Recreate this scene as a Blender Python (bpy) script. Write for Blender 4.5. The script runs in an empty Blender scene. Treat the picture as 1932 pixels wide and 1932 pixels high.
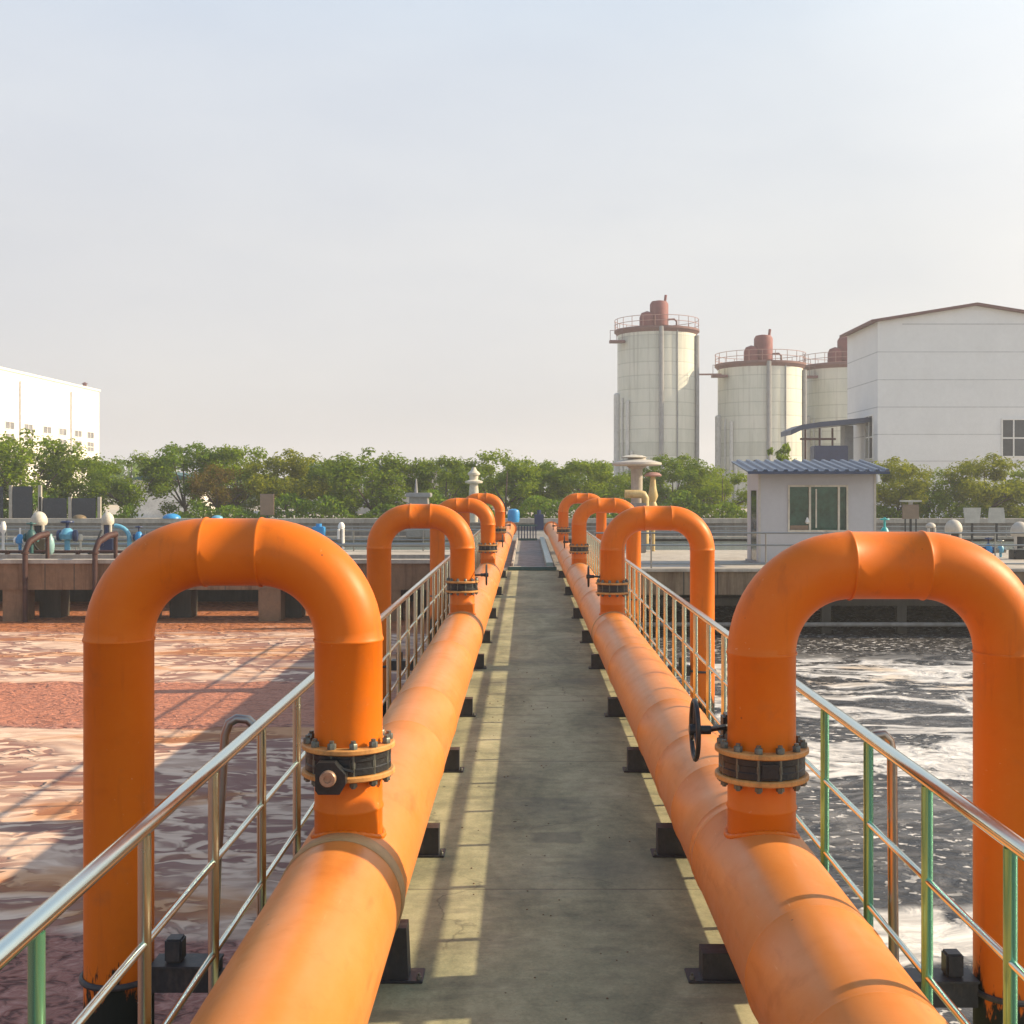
import bpy, bmesh, math, random
from mathutils import Vector, Matrix

random.seed(7)
scene = bpy.context.scene
col = scene.collection
R = math.radians

# ------------------------------------------------------------------ camera, sky, sun, exposure
FPX = 2250.0            # focal length in units of a 1932-wide frame
CAMZ = 2.15             # eye height over the walkway
cam_d = bpy.data.cameras.new("camera")
cam = bpy.data.objects.new("camera", cam_d)
col.objects.link(cam)
cam.location = (0, 0, CAMZ)
cam.rotation_euler = (R(90), 0, 0)
cam_d.sensor_width = 36
cam_d.lens = FPX / 1932 * 36
cam_d.shift_x = -0.0150
cam_d.shift_y = -0.0228
cam_d.clip_start = 0.05
cam_d.clip_end = 6000
scene.camera = cam

SUN_EL, SUN_AZ = R(29), R(6.8)      # azimuth from +X towards +Y
world = bpy.data.worlds.new("World")
scene.world = world
world.use_nodes = True
wn, wl = world.node_tree.nodes, world.node_tree.links
wn.clear()
sky = wn.new("ShaderNodeTexSky")
sky.sky_type = 'NISHITA'
sky.sun_disc = False
sky.sun_elevation = SUN_EL
sky.sun_rotation = R(90) - SUN_AZ
sky.altitude = 50
sky.air_density = 1.0
sky.dust_density = 2.5
sky.ozone_density = 1.0
mixs = wn.new("ShaderNodeMix"); mixs.data_type = 'RGBA'
mixs.inputs[0].default_value = 0.86
hz = wn.new("ShaderNodeTexCoord"); sp = wn.new("ShaderNodeSeparateXYZ")
rp = wn.new("ShaderNodeValToRGB")
wl.new(hz.outputs["Generated"], sp.inputs[0])
wl.new(sp.outputs["Z"], rp.inputs[0])
cr = rp.color_ramp
cr.elements[0].position = 0.0; cr.elements[0].color = (0.79, 0.748, 0.735, 1)
cr.elements[1].position = 1.0; cr.elements[1].color = (0.20, 0.31, 0.50, 1)
e = cr.elements.new(0.42); e.color = (0.68, 0.78, 0.90, 1)
e = cr.elements.new(0.62); e.color = (0.36, 0.50, 0.72, 1)
e = cr.elements.new(0.10); e.color = (0.79, 0.768, 0.76, 1)
e = cr.elements.new(0.20); e.color = (0.765, 0.765, 0.775, 1)
e = cr.elements.new(0.33); e.color = (0.73, 0.775, 0.84, 1)
sc_ = wn.new("ShaderNodeVectorMath"); sc_.operation = 'SCALE'
sc_.inputs["Scale"].default_value = 17.2
# the hazy sky is brighter towards the sun and duller away from it
dt = wn.new("ShaderNodeVectorMath"); dt.operation = 'DOT_PRODUCT'
dt.inputs[1].default_value = (math.cos(SUN_EL) * math.cos(SUN_AZ), math.cos(SUN_EL) * math.sin(SUN_AZ), math.sin(SUN_EL))
wl.new(hz.outputs["Generated"], dt.inputs[0])
au = wn.new("ShaderNodeValToRGB")
mr = wn.new("ShaderNodeMath"); mr.operation = 'MULTIPLY_ADD'; mr.inputs[1].default_value = 0.5; mr.inputs[2].default_value = 0.5
wl.new(dt.outputs["Value"], mr.inputs[0]); wl.new(mr.outputs[0], au.inputs[0])
ar = au.color_ramp
ar.elements[0].position = 0.0; ar.elements[0].color = (0.27, 0.28, 0.30, 1)
ar.elements[1].position = 1.0; ar.elements[1].color = (1.0, 0.92, 0.76, 1)
for p_, c_ in ((0.40, (0.385, 0.385, 0.39)), (0.55, (0.40, 0.40, 0.40)), (0.72, (0.42, 0.42, 0.41)), (0.88, (0.62, 0.59, 0.54))):
    q_ = ar.elements.new(p_); q_.color = (*c_, 1)
mm = wn.new("ShaderNodeMix"); mm.data_type = 'RGBA'; mm.blend_type = 'MULTIPLY'; mm.inputs[0].default_value = 1.0
wl.new(rp.outputs[0], mm.inputs[6]); wl.new(au.outputs[0], mm.inputs[7])
cn = wn.new("ShaderNodeTexNoise"); cn.inputs["Scale"].default_value = 2.6; cn.inputs["Detail"].default_value = 5.0; cn.inputs["Roughness"].default_value = 0.55
cm_ = wn.new("ShaderNodeMapping"); cm_.inputs["Scale"].default_value = (1.0, 1.0, 3.2)
wl.new(hz.outputs["Generated"], cm_.inputs[0]); wl.new(cm_.outputs[0], cn.inputs["Vector"])
cr2 = wn.new("ShaderNodeValToRGB")
cr2.color_ramp.elements[0].position = 0.32; cr2.color_ramp.elements[0].color = (0.94, 0.945, 0.96, 1)
cr2.color_ramp.elements[1].position = 0.70; cr2.color_ramp.elements[1].color = (1.05, 1.04, 1.02, 1)
wl.new(cn.outputs[0], cr2.inputs[0])
m3 = wn.new("ShaderNodeMix"); m3.data_type = 'RGBA'; m3.blend_type = 'MULTIPLY'; m3.inputs[0].default_value = 1.0
wl.new(mm.outputs[2], m3.inputs[6]); wl.new(cr2.outputs[0], m3.inputs[7])
wl.new(m3.outputs[2], sc_.inputs[0])
bg = wn.new("ShaderNodeBackground"); bg.inputs[1].default_value = 0.10
wo = wn.new("ShaderNodeOutputWorld")
wl.new(sky.outputs[0], mixs.inputs[6]); wl.new(sc_.outputs[0], mixs.inputs[7])
wl.new(mixs.outputs[2], bg.inputs[0]); wl.new(bg.outputs[0], wo.inputs[0])

sun_d = bpy.data.lights.new("sun", 'SUN')
sun_d.energy = 5.0
sun_d.angle = R(0.6)
sun_d.color = (1.0, 0.79, 0.52)
sun = bpy.data.objects.new("sun", sun_d)
col.objects.link(sun)
SUN_V = Vector((math.cos(SUN_EL) * math.cos(SUN_AZ), math.cos(SUN_EL) * math.sin(SUN_AZ), math.sin(SUN_EL)))
sun.rotation_euler = SUN_V.to_track_quat('Z', 'Y').to_euler()
sun.location = (30, 0, 30)

vs = scene.view_settings
vs.view_transform = 'Standard'; vs.look = 'None'; vs.gamma = 1.0; vs.exposure = 0.65
vs.use_curve_mapping = False
scene.cycles.use_denoising = True
scene.cycles.max_bounces = 8


HAZE = 0.0012          # density of the air, per metre

# ------------------------------------------------------------------ node and mesh helpers
def img(px, py, Y):
    """where a point measured in the photograph (1932 px wide) stands at the distance Y"""
    return Vector(((px - 995) * Y / FPX, Y, CAMZ - (py - 922) * Y / FPX))


class NG:
    def __init__(self, name):
        self.m = bpy.data.materials.new(name); self.m.use_nodes = True
        self.t = self.m.node_tree; self.t.nodes.clear()
        self.out = self.t.nodes.new("ShaderNodeOutputMaterial")

    def n(self, typ, props=None, ins=None):
        nd = self.t.nodes.new(typ)
        for k, v in (props or {}).items():
            setattr(nd, k, v)
        for k, v in (ins or {}).items():
            s = nd.inputs[k]
            if isinstance(v, bpy.types.NodeSocket):
                self.t.links.new(v, s)
            else:
                s.default_value = v
        return nd

    def math(self, op, a, b=0.0, c=0.0, clamp=False):
        return self.n("ShaderNodeMath", {"operation": op, "use_clamp": clamp}, {0: a, 1: b, 2: c}).outputs[0]

    def noise(self, vec, scale, detail=4, rough=0.55, dist=0.0):
        return self.n("ShaderNodeTexNoise", None, {"Vector": vec, "Scale": scale, "Detail": detail, "Roughness": rough, "Distortion": dist}).outputs[0]

    def ramp(self, fac, stops, interp='LINEAR'):
        nd = self.n("ShaderNodeValToRGB", None, {0: fac})
        r = nd.color_ramp; r.interpolation = interp
        while len(r.elements) > 1:
            r.elements.remove(r.elements[-1])
        for i, (p, c) in enumerate(stops):
            c = (c, c, c) if isinstance(c, (int, float)) else c
            el = r.elements[0] if i == 0 else r.elements.new(p)
            el.position = p; el.color = (*c[:3], 1)
        return nd.outputs[0]

    def mix(self, fac, a, b, mode='MIX'):
        conv = lambda v: (*v, 1) if isinstance(v, tuple) and len(v) == 3 else v
        return self.n("ShaderNodeMix", {"data_type": 'RGBA', "blend_type": mode}, {0: fac, 6: conv(a), 7: conv(b)}).outputs[2]

    def mapv(self, vec, scale=(1, 1, 1), loc=(0, 0, 0)):
        return self.n("ShaderNodeMapping", None, {"Vector": vec, "Scale": scale, "Location": loc}).outputs[0]

    def bump(self, h, strength=0.3, dist=0.02, normal=None):
        i = {"Height": h, "Strength": strength, "Distance": dist}
        if normal is not None:
            i["Normal"] = normal
        return self.n("ShaderNodeBump", None, i).outputs[0]

    def bsdf(self, colr, rough=0.6, metal=0.0, normal=None, spec=0.5, **kw):
        ins = {"Base Color": (*colr, 1) if isinstance(colr, tuple) else colr, "Roughness": rough, "Metallic": metal, "Specular IOR Level": spec}
        if normal is not None:
            ins["Normal"] = normal
        ins.update(kw)
        b = self.n("ShaderNodeBsdfPrincipled", None, ins)
        self.t.links.new(b.outputs[0], self.out.inputs[0])
        return b


def pm(name, c, rough=0.6, metal=0.0, var=0.18, vs=2.5, bump=0.15, bs=18.0, spec=0.4, c2=None, c2amt=0.5):
    """weathered surface: the colour varies in two sizes of blotch, with a fine relief"""
    g = NG(name)
    co = g.n("ShaderNodeTexCoord").outputs["Object"]
    n1 = g.noise(co, vs, 5, 0.6)
    n2 = g.noise(co, vs * 7, 4, 0.65)
    f = g.math('MULTIPLY_ADD', n2, 0.4, g.math('MULTIPLY', n1, 0.6))
    lo = tuple(max(0, x * (1 - var)) for x in c); hi = tuple(min(1, x * (1 + var)) for x in c)
    cc = g.ramp(f, [(0.35, lo), (0.65, hi)])
    if c2:
        st = g.ramp(g.noise(g.mapv(co, (1, 1, 0.35)), vs * 1.7, 6, 0.65), [(0.52, 0.0), (0.68, c2amt)])
        cc = g.mix(st, cc, c2)
    nr = g.bump(g.noise(co, bs, 3), bump, 0.01) if bump else None
    rr = g.math('ADD', g.math('MULTIPLY', n2, 0.2), rough - 0.1)
    g.bsdf(cc, rr, metal, nr, spec)
    return g.m


class MB:
    """collects shapes for ONE mesh object"""
    def __init__(self):
        self.v = []; self.f = []

    def add(self, vs_, fs):
        b = len(self.v)
        self.v += [tuple(x) for x in vs_]
        self.f += [tuple(i + b for i in f) for f in fs]
        return self

    def box(self, x0, x1, y0, y1, z0, z1, M=None):
        p = [Vector(q) for q in ((x0, y0, z0), (x1, y0, z0), (x1, y1, z0), (x0, y1, z0), (x0, y0, z1), (x1, y0, z1), (x1, y1, z1), (x0, y1, z1))]
        if M is not None:
            p = [M @ q for q in p]
        return self.add(p, [(3, 2, 1, 0), (4, 5, 6, 7), (0, 1, 5, 4), (1, 2, 6, 5), (2, 3, 7, 6), (3, 0, 4, 7)])

    def bevbox(self, x0, x1, y0, y1, z0, z1, b=0.01):
        bm = bmesh.new()
        bmesh.ops.create_cube(bm, size=1)
        for v in bm.verts:
            v.co = Vector(((x0 + x1) / 2 + v.co.x * (x1 - x0), (y0 + y1) / 2 + v.co.y * (y1 - y0), (z0 + z1) / 2 + v.co.z * (z1 - z0)))
        bmesh.ops.bevel(bm, geom=bm.edges[:], offset=b, segments=2, affect='EDGES')
        self.frombm(bm)
        return self

    def frombm(self, bm):
        bm.verts.index_update()
        self.add([v.co for v in bm.verts], [[v.index for v in f.verts] for f in bm.faces])
        bm.free()

    def tube(self, pts, r, seg=12, caps=True, closed=False):
        pts = [Vector(p) for p in pts]; n = len(pts)
        rs = r if isinstance(r, (list, tuple)) else [r] * n
        tang = []
        for i in range(n):
            a = pts[(i - 1) % n] if (closed or i > 0) else pts[0]
            b = pts[(i + 1) % n] if (closed or i < n - 1) else pts[-1]
            t = (b - a)
            tang.append(t.normalized() if t.length > 1e-9 else Vector((0, 0, 1)))
        up = Vector((0, 0, 1)) if abs(tang[0].z) < 0.9 else Vector((0, 1, 0))
        u = (up - tang[0] * up.dot(tang[0])).normalized()
        vs_ = []
        for i in range(n):
            u = (u - tang[i] * u.dot(tang[i])).normalized()
            w = tang[i].cross(u)
            for k in range(seg):
                a = 2 * math.pi * k / seg
                vs_.append(pts[i] + (u * math.cos(a) + w * math.sin(a)) * rs[i])
        fs = []
        for i in range(n if closed else n - 1):
            j = (i + 1) % n
            for k in range(seg):
                l = (k + 1) % seg
                fs.append((i * seg + k, i * seg + l, j * seg + l, j * seg + k))
        if caps and not closed:
            fs.append(tuple(range(seg - 1, -1, -1)))
            fs.append(tuple((n - 1) * seg + k for k in range(seg)))
        return self.add(vs_, fs)

    def lathe(self, prof, c=(0, 0, 0), seg=24, M=None):
        """prof: (radius, height) from bottom to top about the z axis through c"""
        c = Vector(c); vs_ = []; fs = []
        for (r, z) in prof:
            for k in range(seg):
                a = 2 * math.pi * k / seg
                p = Vector((r * math.cos(a), r * math.sin(a), z))
                vs_.append((M @ p if M is not None else p) + c)
        for i in range(len(prof) - 1):
            for k in range(seg):
                l = (k + 1) % seg
                fs.append((i * seg + k, i * seg + l, (i + 1) * seg + l, (i + 1) * seg + k))
        fs.append(tuple(range(seg - 1, -1, -1)))
        fs.append(tuple((len(prof) - 1) * seg + k for k in range(seg)))
        return self.add(vs_, fs)

    def prism(self, poly, a0, a1, axis='Y'):
        """poly of (u, v): for axis Y it is (x, z), for X it is (y, z), for Z it is (x, y)"""
        n = len(poly)
        mk = {'Y': lambda u, v, a: (u, a, v), 'X': lambda u, v, a: (a, u, v), 'Z': lambda u, v, a: (u, v, a)}[axis]
        vs_ = [mk(u, v, a0) for u, v in poly] + [mk(u, v, a1) for u, v in poly]
        fs = [tuple(range(n)), tuple(range(2 * n - 1, n - 1, -1))]
        fs += [(i, i + n, (i + 1) % n + n, (i + 1) % n) for i in range(n)]
        return self.add(vs_, fs)

    def mesh(self, name, mat, sharp=35):
        me = bpy.data.meshes.new(name)
        me.from_pydata(self.v, [], self.f)
        bm = bmesh.new(); bm.from_mesh(me)
        bmesh.ops.recalc_face_normals(bm, faces=bm.faces[:])
        bm.to_mesh(me); bm.free()
        if mat is not None:
            me.materials.append(mat)
        me.polygons.foreach_set("use_smooth", [True] * len(me.polygons))
        me.set_sharp_from_angle(angle=R(sharp))
        return me

    def build(self, name, mat, parent=None, loc=None, sharp=35):
        o = bpy.data.objects.new(name, self.mesh(name, mat, sharp))
        col.objects.link(o)
        if parent is not None:
            o.parent = parent
        if loc is not None:
            o.location = loc
        return o


def tag(o, label=None, cat=None, group=None, kind=None):
    if label: o["label"] = label
    if cat: o["category"] = cat
    if group: o["group"] = group
    if kind: o["kind"] = kind
    return o


def thing(name, loc, label, cat, group=None, rz=0.0):
    o = bpy.data.objects.new(name, None)
    o.empty_display_size = 0.2
    col.objects.link(o)
    o.location = loc; o.rotation_euler = (0, 0, rz)
    return tag(o, label, cat, group)


def copy_tree(o, parent=None):
    c = o.copy(); col.objects.link(c)
    if parent is not None:
        c.parent = parent
    for ch in list(o.children):
        copy_tree(ch, c)
    return c


def hexnut(mb, c, r, h):
    mb.lathe([(r, 0), (r, h * 0.85), (r * 0.85, h)], c, 6)


# ------------------------------------------------------------------ materials
def make_orange(name, base, faded, fade, stain_z=None, rough=0.38, chalk_up=0.0):
    g = NG(name)
    geo = g.n("ShaderNodeNewGeometry")
    pos = geo.outputs["Position"]
    n1 = g.noise(pos, 1.6, 6, 0.62)
    n2 = g.noise(pos, 9.0, 5, 0.6)
    n3 = g.noise(g.mapv(pos, (6, 1.2, 6)), 3.0, 5, 0.6)
    f = g.ramp(g.math('ADD', g.math('MULTIPLY', n1, 0.6), g.math('MULTIPLY', n3, 0.4)), [(0.36, max(0.0, fade - 0.22)), (0.64, min(1.0, fade + 0.22))])
    c = g.mix(f, base, faded)
    c = g.mix(g.ramp(n2, [(0.55, 0.0), (0.75, 0.16)]), c, tuple(x * 0.6 for x in base))
    # chips and specks of rust
    vor = g.n("ShaderNodeTexVoronoi", None, {"Vector": pos, "Scale": 5.5}).outputs["Distance"]
    c = g.mix(g.ramp(vor, [(0.020, 0.7), (0.034, 0.0)]), c, (0.16, 0.045, 0.02))
    # runs of old dirt, scuffs and thin scratches
    runs = g.ramp(g.noise(g.mapv(pos, (11, 11, 0.9) if stain_z is not None else (1.6, 1.6, 11)), 1.0, 5, 0.65), [(0.57, 0.0), (0.72, 0.40)])
    c = g.mix(runs, c, (0.36, 0.085, 0.012))
    scr = g.math('MULTIPLY', g.ramp(g.noise(g.mapv(pos, (40, 3, 40)), 1.5, 3, 0.5, 0.3), [(0.70, 0.0), (0.76, 0.6)]), g.ramp(n1, [(0.48, 0.0), (0.58, 1.0)]))
    c = g.mix(scr, c, (0.78, 0.46, 0.24))
    grime = g.ramp(g.noise(pos, 3.3, 6, 0.7), [(0.58, 0.0), (0.74, 0.30)])
    c = g.mix(grime, c, (0.33, 0.13, 0.05))
    rough_s = g.math('ADD', g.math('MULTIPLY', grime, 0.4), g.math('MULTIPLY_ADD', n2, 0.22, rough - 0.1))
    if stain_z is not None:
        z = g.n("ShaderNodeSeparateXYZ", None, {0: pos}).outputs[2]
        drip = g.noise(g.mapv(pos, (9, 9, 2.2)), 1.6, 6, 0.7)
        k = g.math('ADD', z, g.math('MULTIPLY', drip, 0.85))
        st = g.ramp(g.math('MULTIPLY_ADD', k, 0.5, 0.5), [(0.5 + 0.5 * (stain_z + 0.33), 1.0), (0.5 + 0.5 * (stain_z + 0.38), 0.0)])
        c = g.mix(st, c, (0.014, 0.018, 0.014))
        rough_s = g.mix(st, rough_s, (0.8, 0.8, 0.8))
    nr = g.bump(g.math('ADD', g.math('MULTIPLY', n1, 0.6), g.math('MULTIPLY', g.noise(pos, 45, 3), 0.10)), 0.25, 0.012)
    g.bsdf(c, rough_s, 0.0, nr, 0.27)
    return g.m


M = {}
M['orange_arch'] = make_orange("orange paint, glossy, algae at the foot", (0.64, 0.138, 0.002), (0.69, 0.18, 0.010), 0.30, stain_z=0.07, rough=0.44)
M['orange_arch_far'] = make_orange("orange paint, glossy, algae low down", (0.64, 0.138, 0.002), (0.69, 0.18, 0.010), 0.30, stain_z=-0.35, rough=0.44)
M['orange_main'] = make_orange("orange paint, sun bleached", (0.61, 0.18, 0.02), (0.64, 0.25, 0.075), 0.50, rough=0.36)
M['band'] = pm("khaki wrapping tape", (0.40, 0.24, 0.105), 0.6, var=0.2, vs=6)
M['flange'] = pm("faded tan flange paint", (0.55, 0.27, 0.08), 0.55, var=0.25, vs=10, c2=(0.10, 0.05, 0.03), c2amt=0.55)
M['black'] = pm("black painted cast iron", (0.018, 0.02, 0.022), 0.42, var=0.3, vs=8, bump=0.25, bs=60)
M['bolt'] = pm("weathered zinc bolts", (0.14, 0.15, 0.13), 0.45, 0.6, var=0.35, vs=30)
M['disc'] = pm("dull bronze indicator cap", (0.40, 0.27, 0.19), 0.4, 0.5, var=0.2, vs=30)
M['support'] = pm("dark painted steel saddle", (0.035, 0.038, 0.042), 0.5, var=0.3, vs=9, c2=(0.12, 0.10, 0.08), c2amt=0.4)


def steel(name, c, rough, metal=1.0):
    g = NG(name)
    co = g.n("ShaderNodeNewGeometry").outputs["Position"]
    n = g.noise(co, 14, 4)
    cc = g.mix(g.ramp(g.noise(co, 1.3, 4, 0.6), [(0.5, 0.0), (0.75, 0.35)]), c, tuple(x * 0.7 for x in c))
    g.bsdf(cc, g.math('MULTIPLY_ADD', n, 0.12, rough - 0.05), metal)
    return g.m


M['steel'] = steel("polished stainless tube", (0.64, 0.72, 0.68), 0.17)
M['steel_post'] = steel("stainless post, brushed", (0.46, 0.54, 0.46), 0.24)
M['steel_green'] = steel("stainless post with a green cast", (0.17, 0.46, 0.31), 0.22, 0.78)
M['steel_brown'] = steel("brownish tube", (0.38, 0.31, 0.25), 0.30)
M['steel_dark'] = steel("dull grey tube", (0.30, 0.31, 0.30), 0.38)


def make_walk():
    g = NG("worn concrete deck")
    pos = g.n("ShaderNodeNewGeometry").outputs["Position"]
    n1 = g.noise(g.mapv(pos, (0.9, 0.45, 1)), 1.5, 7, 0.65, 0.6)
    n2 = g.noise(pos, 11, 6, 0.7)
    n4 = g.noise(pos, 60, 3, 0.6)
    f = g.math('ADD', g.math('MULTIPLY', n1, 0.6), g.math('MULTIPLY_ADD', n2, 0.26, g.math('MULTIPLY', n4, 0.14)))
    c = g.ramp(f, [(0.37, (0.155, 0.165, 0.103)), (0.5, (0.295, 0.295, 0.178)), (0.62, (0.43, 0.415, 0.26))])
    # damp patches, wider than long
    dp = g.ramp(g.noise(g.mapv(pos, (0.55, 1.3, 1)), 0.9, 5, 0.6, 0.4), [(0.54, 0.0), (0.66, 0.42)])
    c = g.mix(dp, c, (0.095, 0.10, 0.078))
    # streaks swept across the deck, and a few hairline cracks
    sw = g.ramp(g.noise(g.mapv(pos, (1.0, 2.8, 1)), 2.0, 6, 0.65, 0.3), [(0.52, 0.0), (0.68, 0.45)])
    c = g.mix(sw, c, (0.12, 0.115, 0.085))
    ed = g.n("ShaderNodeTexVoronoi", {"feature": 'DISTANCE_TO_EDGE'}, {"Vector": g.n("ShaderNodeVectorMath", {"operation": 'MULTIPLY_ADD'}, {0: g.n("ShaderNodeTexNoise", None, {"Vector": pos, "Scale": 3.0, "Detail": 4.0}).outputs["Color"], 1: (0.5, 0.5, 0), 2: pos}).outputs[0], "Scale": 0.42}).outputs["Distance"]
    crk = g.math('MULTIPLY', g.ramp(ed, [(0.0, 0.45), (0.003, 0.0)]), g.ramp(g.noise(pos, 0.6, 2), [(0.48, 0.0), (0.56, 1.0)]))
    c = g.mix(crk, c, (0.04, 0.037, 0.03))
    xx = g.n("ShaderNodeSeparateXYZ", None, {0: pos}).outputs
    wob = g.math('MULTIPLY', g.math('SUBTRACT', g.noise(pos, 9, 4), 0.5), 0.10)
    px_ = g.math('ADD', g.math('ABSOLUTE', g.math('SUBTRACT', xx[0], 0.18)), wob)
    py_ = g.math('ADD', g.math('ABSOLUTE', g.math('SUBTRACT', xx[1], 7.35)), wob)
    ptch = g.math('MULTIPLY', g.ramp(px_, [(0.14, 1.0), (0.18, 0.0)]), g.ramp(py_, [(0.10, 0.45), (0.13, 0.0)]))
    c = g.mix(ptch, c, (0.10, 0.10, 0.08))
    grit = g.ramp(g.noise(pos, 150, 2, 0.6), [(0.62, 0.0), (0.72, 0.5)])
    c = g.mix(grit, c, (0.07, 0.065, 0.05))
    # pits and crumbs
    v = g.n("ShaderNodeTexVoronoi", None, {"Vector": pos, "Scale": 5.0, "Randomness": 1.0})
    msk = g.math('MULTIPLY', g.ramp(v.outputs["Distance"], [(0.045, 1.0), (0.075, 0.0)]), g.ramp(g.noise(pos, 0.8, 2), [(0.46, 0.0), (0.54, 0.85)]))
    c = g.mix(msk, c, (0.035, 0.03, 0.025))
    # casting joints across the deck
    y = g.n("ShaderNodeSeparateXYZ", None, {0: pos}).outputs[1]
    j = g.math('ABSOLUTE', g.math('SUBTRACT', g.math('FRACT', g.math('MULTIPLY', g.math('ADD', y, 1.1), 1 / 3.0)), 0.5))
    j = g.ramp(g.math('ADD', j, g.math('MULTIPLY', g.math('SUBTRACT', n2, 0.5), 0.002)), [(0.0022, 0.7), (0.0036, 0.0)])
    c = g.mix(j, c, (0.07, 0.06, 0.05))
    h = g.math('SUBTRACT', g.math('MULTIPLY_ADD', n2, 0.5, g.math('MULTIPLY', n4, 0.25)), g.math('ADD', msk, j))
    g.bsdf(c, g.math('MULTIPLY_ADD', dp, -0.25, 0.85), 0, g.bump(h, 0.35, 0.01), 0.3)
    return g.m


M['walk'] = make_walk()


def make_concrete(name, c, stain, amt=0.6, rough=0.85):
    g = NG(name)
    pos = g.n("ShaderNodeNewGeometry").outputs["Position"]
    n1 = g.noise(pos, 0.9, 7, 0.65)
    n2 = g.noise(pos, 7, 5, 0.65)
    cc = g.ramp(g.math('MULTIPLY_ADD', n2, 0.4, g.math('MULTIPLY', n1, 0.6)), [(0.35, tuple(x * 0.75 for x in c)), (0.65, tuple(min(1, x * 1.2) for x in c))])
    run = g.ramp(g.noise(g.mapv(pos, (2.2, 2.2, 0.18)), 1.3, 6, 0.7), [(0.46, 0.0), (0.66, amt)])
    cc = g.mix(run, cc, stain)
    g.bsdf(cc, rough, 0, g.bump(n2, 0.3, 0.02), 0.3)
    return g.m


M['beam'] = make_concrete("rust stained concrete beam", (0.24, 0.145, 0.085), (0.085, 0.04, 0.02), 0.8)
M['beam_grey'] = make_concrete("brown grey concrete beam", (0.23, 0.175, 0.12), (0.08, 0.05, 0.03), 0.8)
M['conc'] = make_concrete("pale weathered concrete", (0.42, 0.385, 0.335), (0.20, 0.17, 0.13), 0.5)
M['conc_grey'] = make_concrete("grey weathered concrete", (0.25, 0.24, 0.225), (0.12, 0.105, 0.09), 0.6)
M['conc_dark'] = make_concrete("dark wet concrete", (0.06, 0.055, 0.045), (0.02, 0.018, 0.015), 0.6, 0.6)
M['rust'] = pm("rusty red brown pipe", (0.055, 0.020, 0.016), 0.65, var=0.4, vs=6)
M['teal'] = pm("dark teal paint", (0.03, 0.10, 0.10), 0.5)
M['teal_light'] = pm("bright turquoise paint", (0.03, 0.34, 0.36), 0.4)
M['blue'] = pm("bright blue paint", (0.03, 0.25, 0.55), 0.4)
M['skyblue'] = pm("light blue paint", (0.12, 0.36, 0.52), 0.4)
M['navy'] = pm("navy paint", (0.02, 0.035, 0.10), 0.4)
M['ivory'] = pm("ivory enamel", (0.56, 0.52, 0.43), 0.5, var=0.2, c2=(0.25, 0.21, 0.15), c2amt=0.6)
M['white'] = pm("white enamel", (0.78, 0.76, 0.72), 0.4, var=0.08)
M['paleteal'] = pm("pale teal glazed pipe", (0.25, 0.42, 0.42), 0.3)
M['olive'] = pm("olive brown base", (0.16, 0.115, 0.06), 0.6)
M['yellow'] = pm("cream yellow paint", (0.50, 0.38, 0.17), 0.45, c2=(0.30, 0.15, 0.04))
M['panel'] = pm("dark tinted panel", (0.02, 0.03, 0.045), 0.25, var=0.2, bump=0)
M['sign'] = pm("brown board", (0.23, 0.16, 0.11), 0.6)
M['paleboard'] = pm("pale grey board", (0.46, 0.43, 0.38), 0.6)
M['wallwhite'] = make_concrete("white render", (0.80, 0.77, 0.72), (0.60, 0.56, 0.52), 0.18)
M['hall'] = pm("pale grey cladding", (0.75, 0.745, 0.735), 0.6, var=0.05, vs=0.5, bump=0.05, c2=(0.70, 0.68, 0.66), c2amt=0.18)
M['jointgrey'] = pm("grey joint", (0.50, 0.50, 0.50), 0.7)
M['glass_dark'] = pm("dark window glass", (0.035, 0.045, 0.055), 0.08, var=0.5, vs=0.6, bump=0, spec=0.6)
M['glass_pale'] = pm("pale sky grey window glass", (0.20, 0.20, 0.205), 0.12, var=0.4, vs=0.6, bump=0, spec=0.6)
M['glass_green'] = pm("green window glass", (0.03, 0.085, 0.055), 0.07, var=0.6, vs=1.1, bump=0, spec=0.6)
M['redtrim'] = pm("dull red roof trim", (0.17, 0.085, 0.08), 0.7)
M['bluetrim'] = pm("slate blue canopy", (0.045, 0.065, 0.12), 0.45)
M['blueroof'] = pm("blue corrugated roof sheet", (0.035, 0.07, 0.14), 0.35, var=0.15)
M['cabin'] = pm("light grey cabin panel", (0.45, 0.45, 0.465), 0.5, var=0.06, vs=1.5, bump=0.05)
M['silo_red'] = pm("faded dark red paint", (0.21, 0.065, 0.062), 0.7, var=0.25, vs=1.2)
M['silo_rail'] = pm("pinkish rusty railing", (0.36, 0.20, 0.17), 0.6)
M['silo_pipe'] = pm("grey silo pipe", (0.27, 0.27, 0.275), 0.5)
M['silo_pipe_light'] = pm("pale silo pipe", (0.52, 0.52, 0.50), 0.5)


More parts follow.
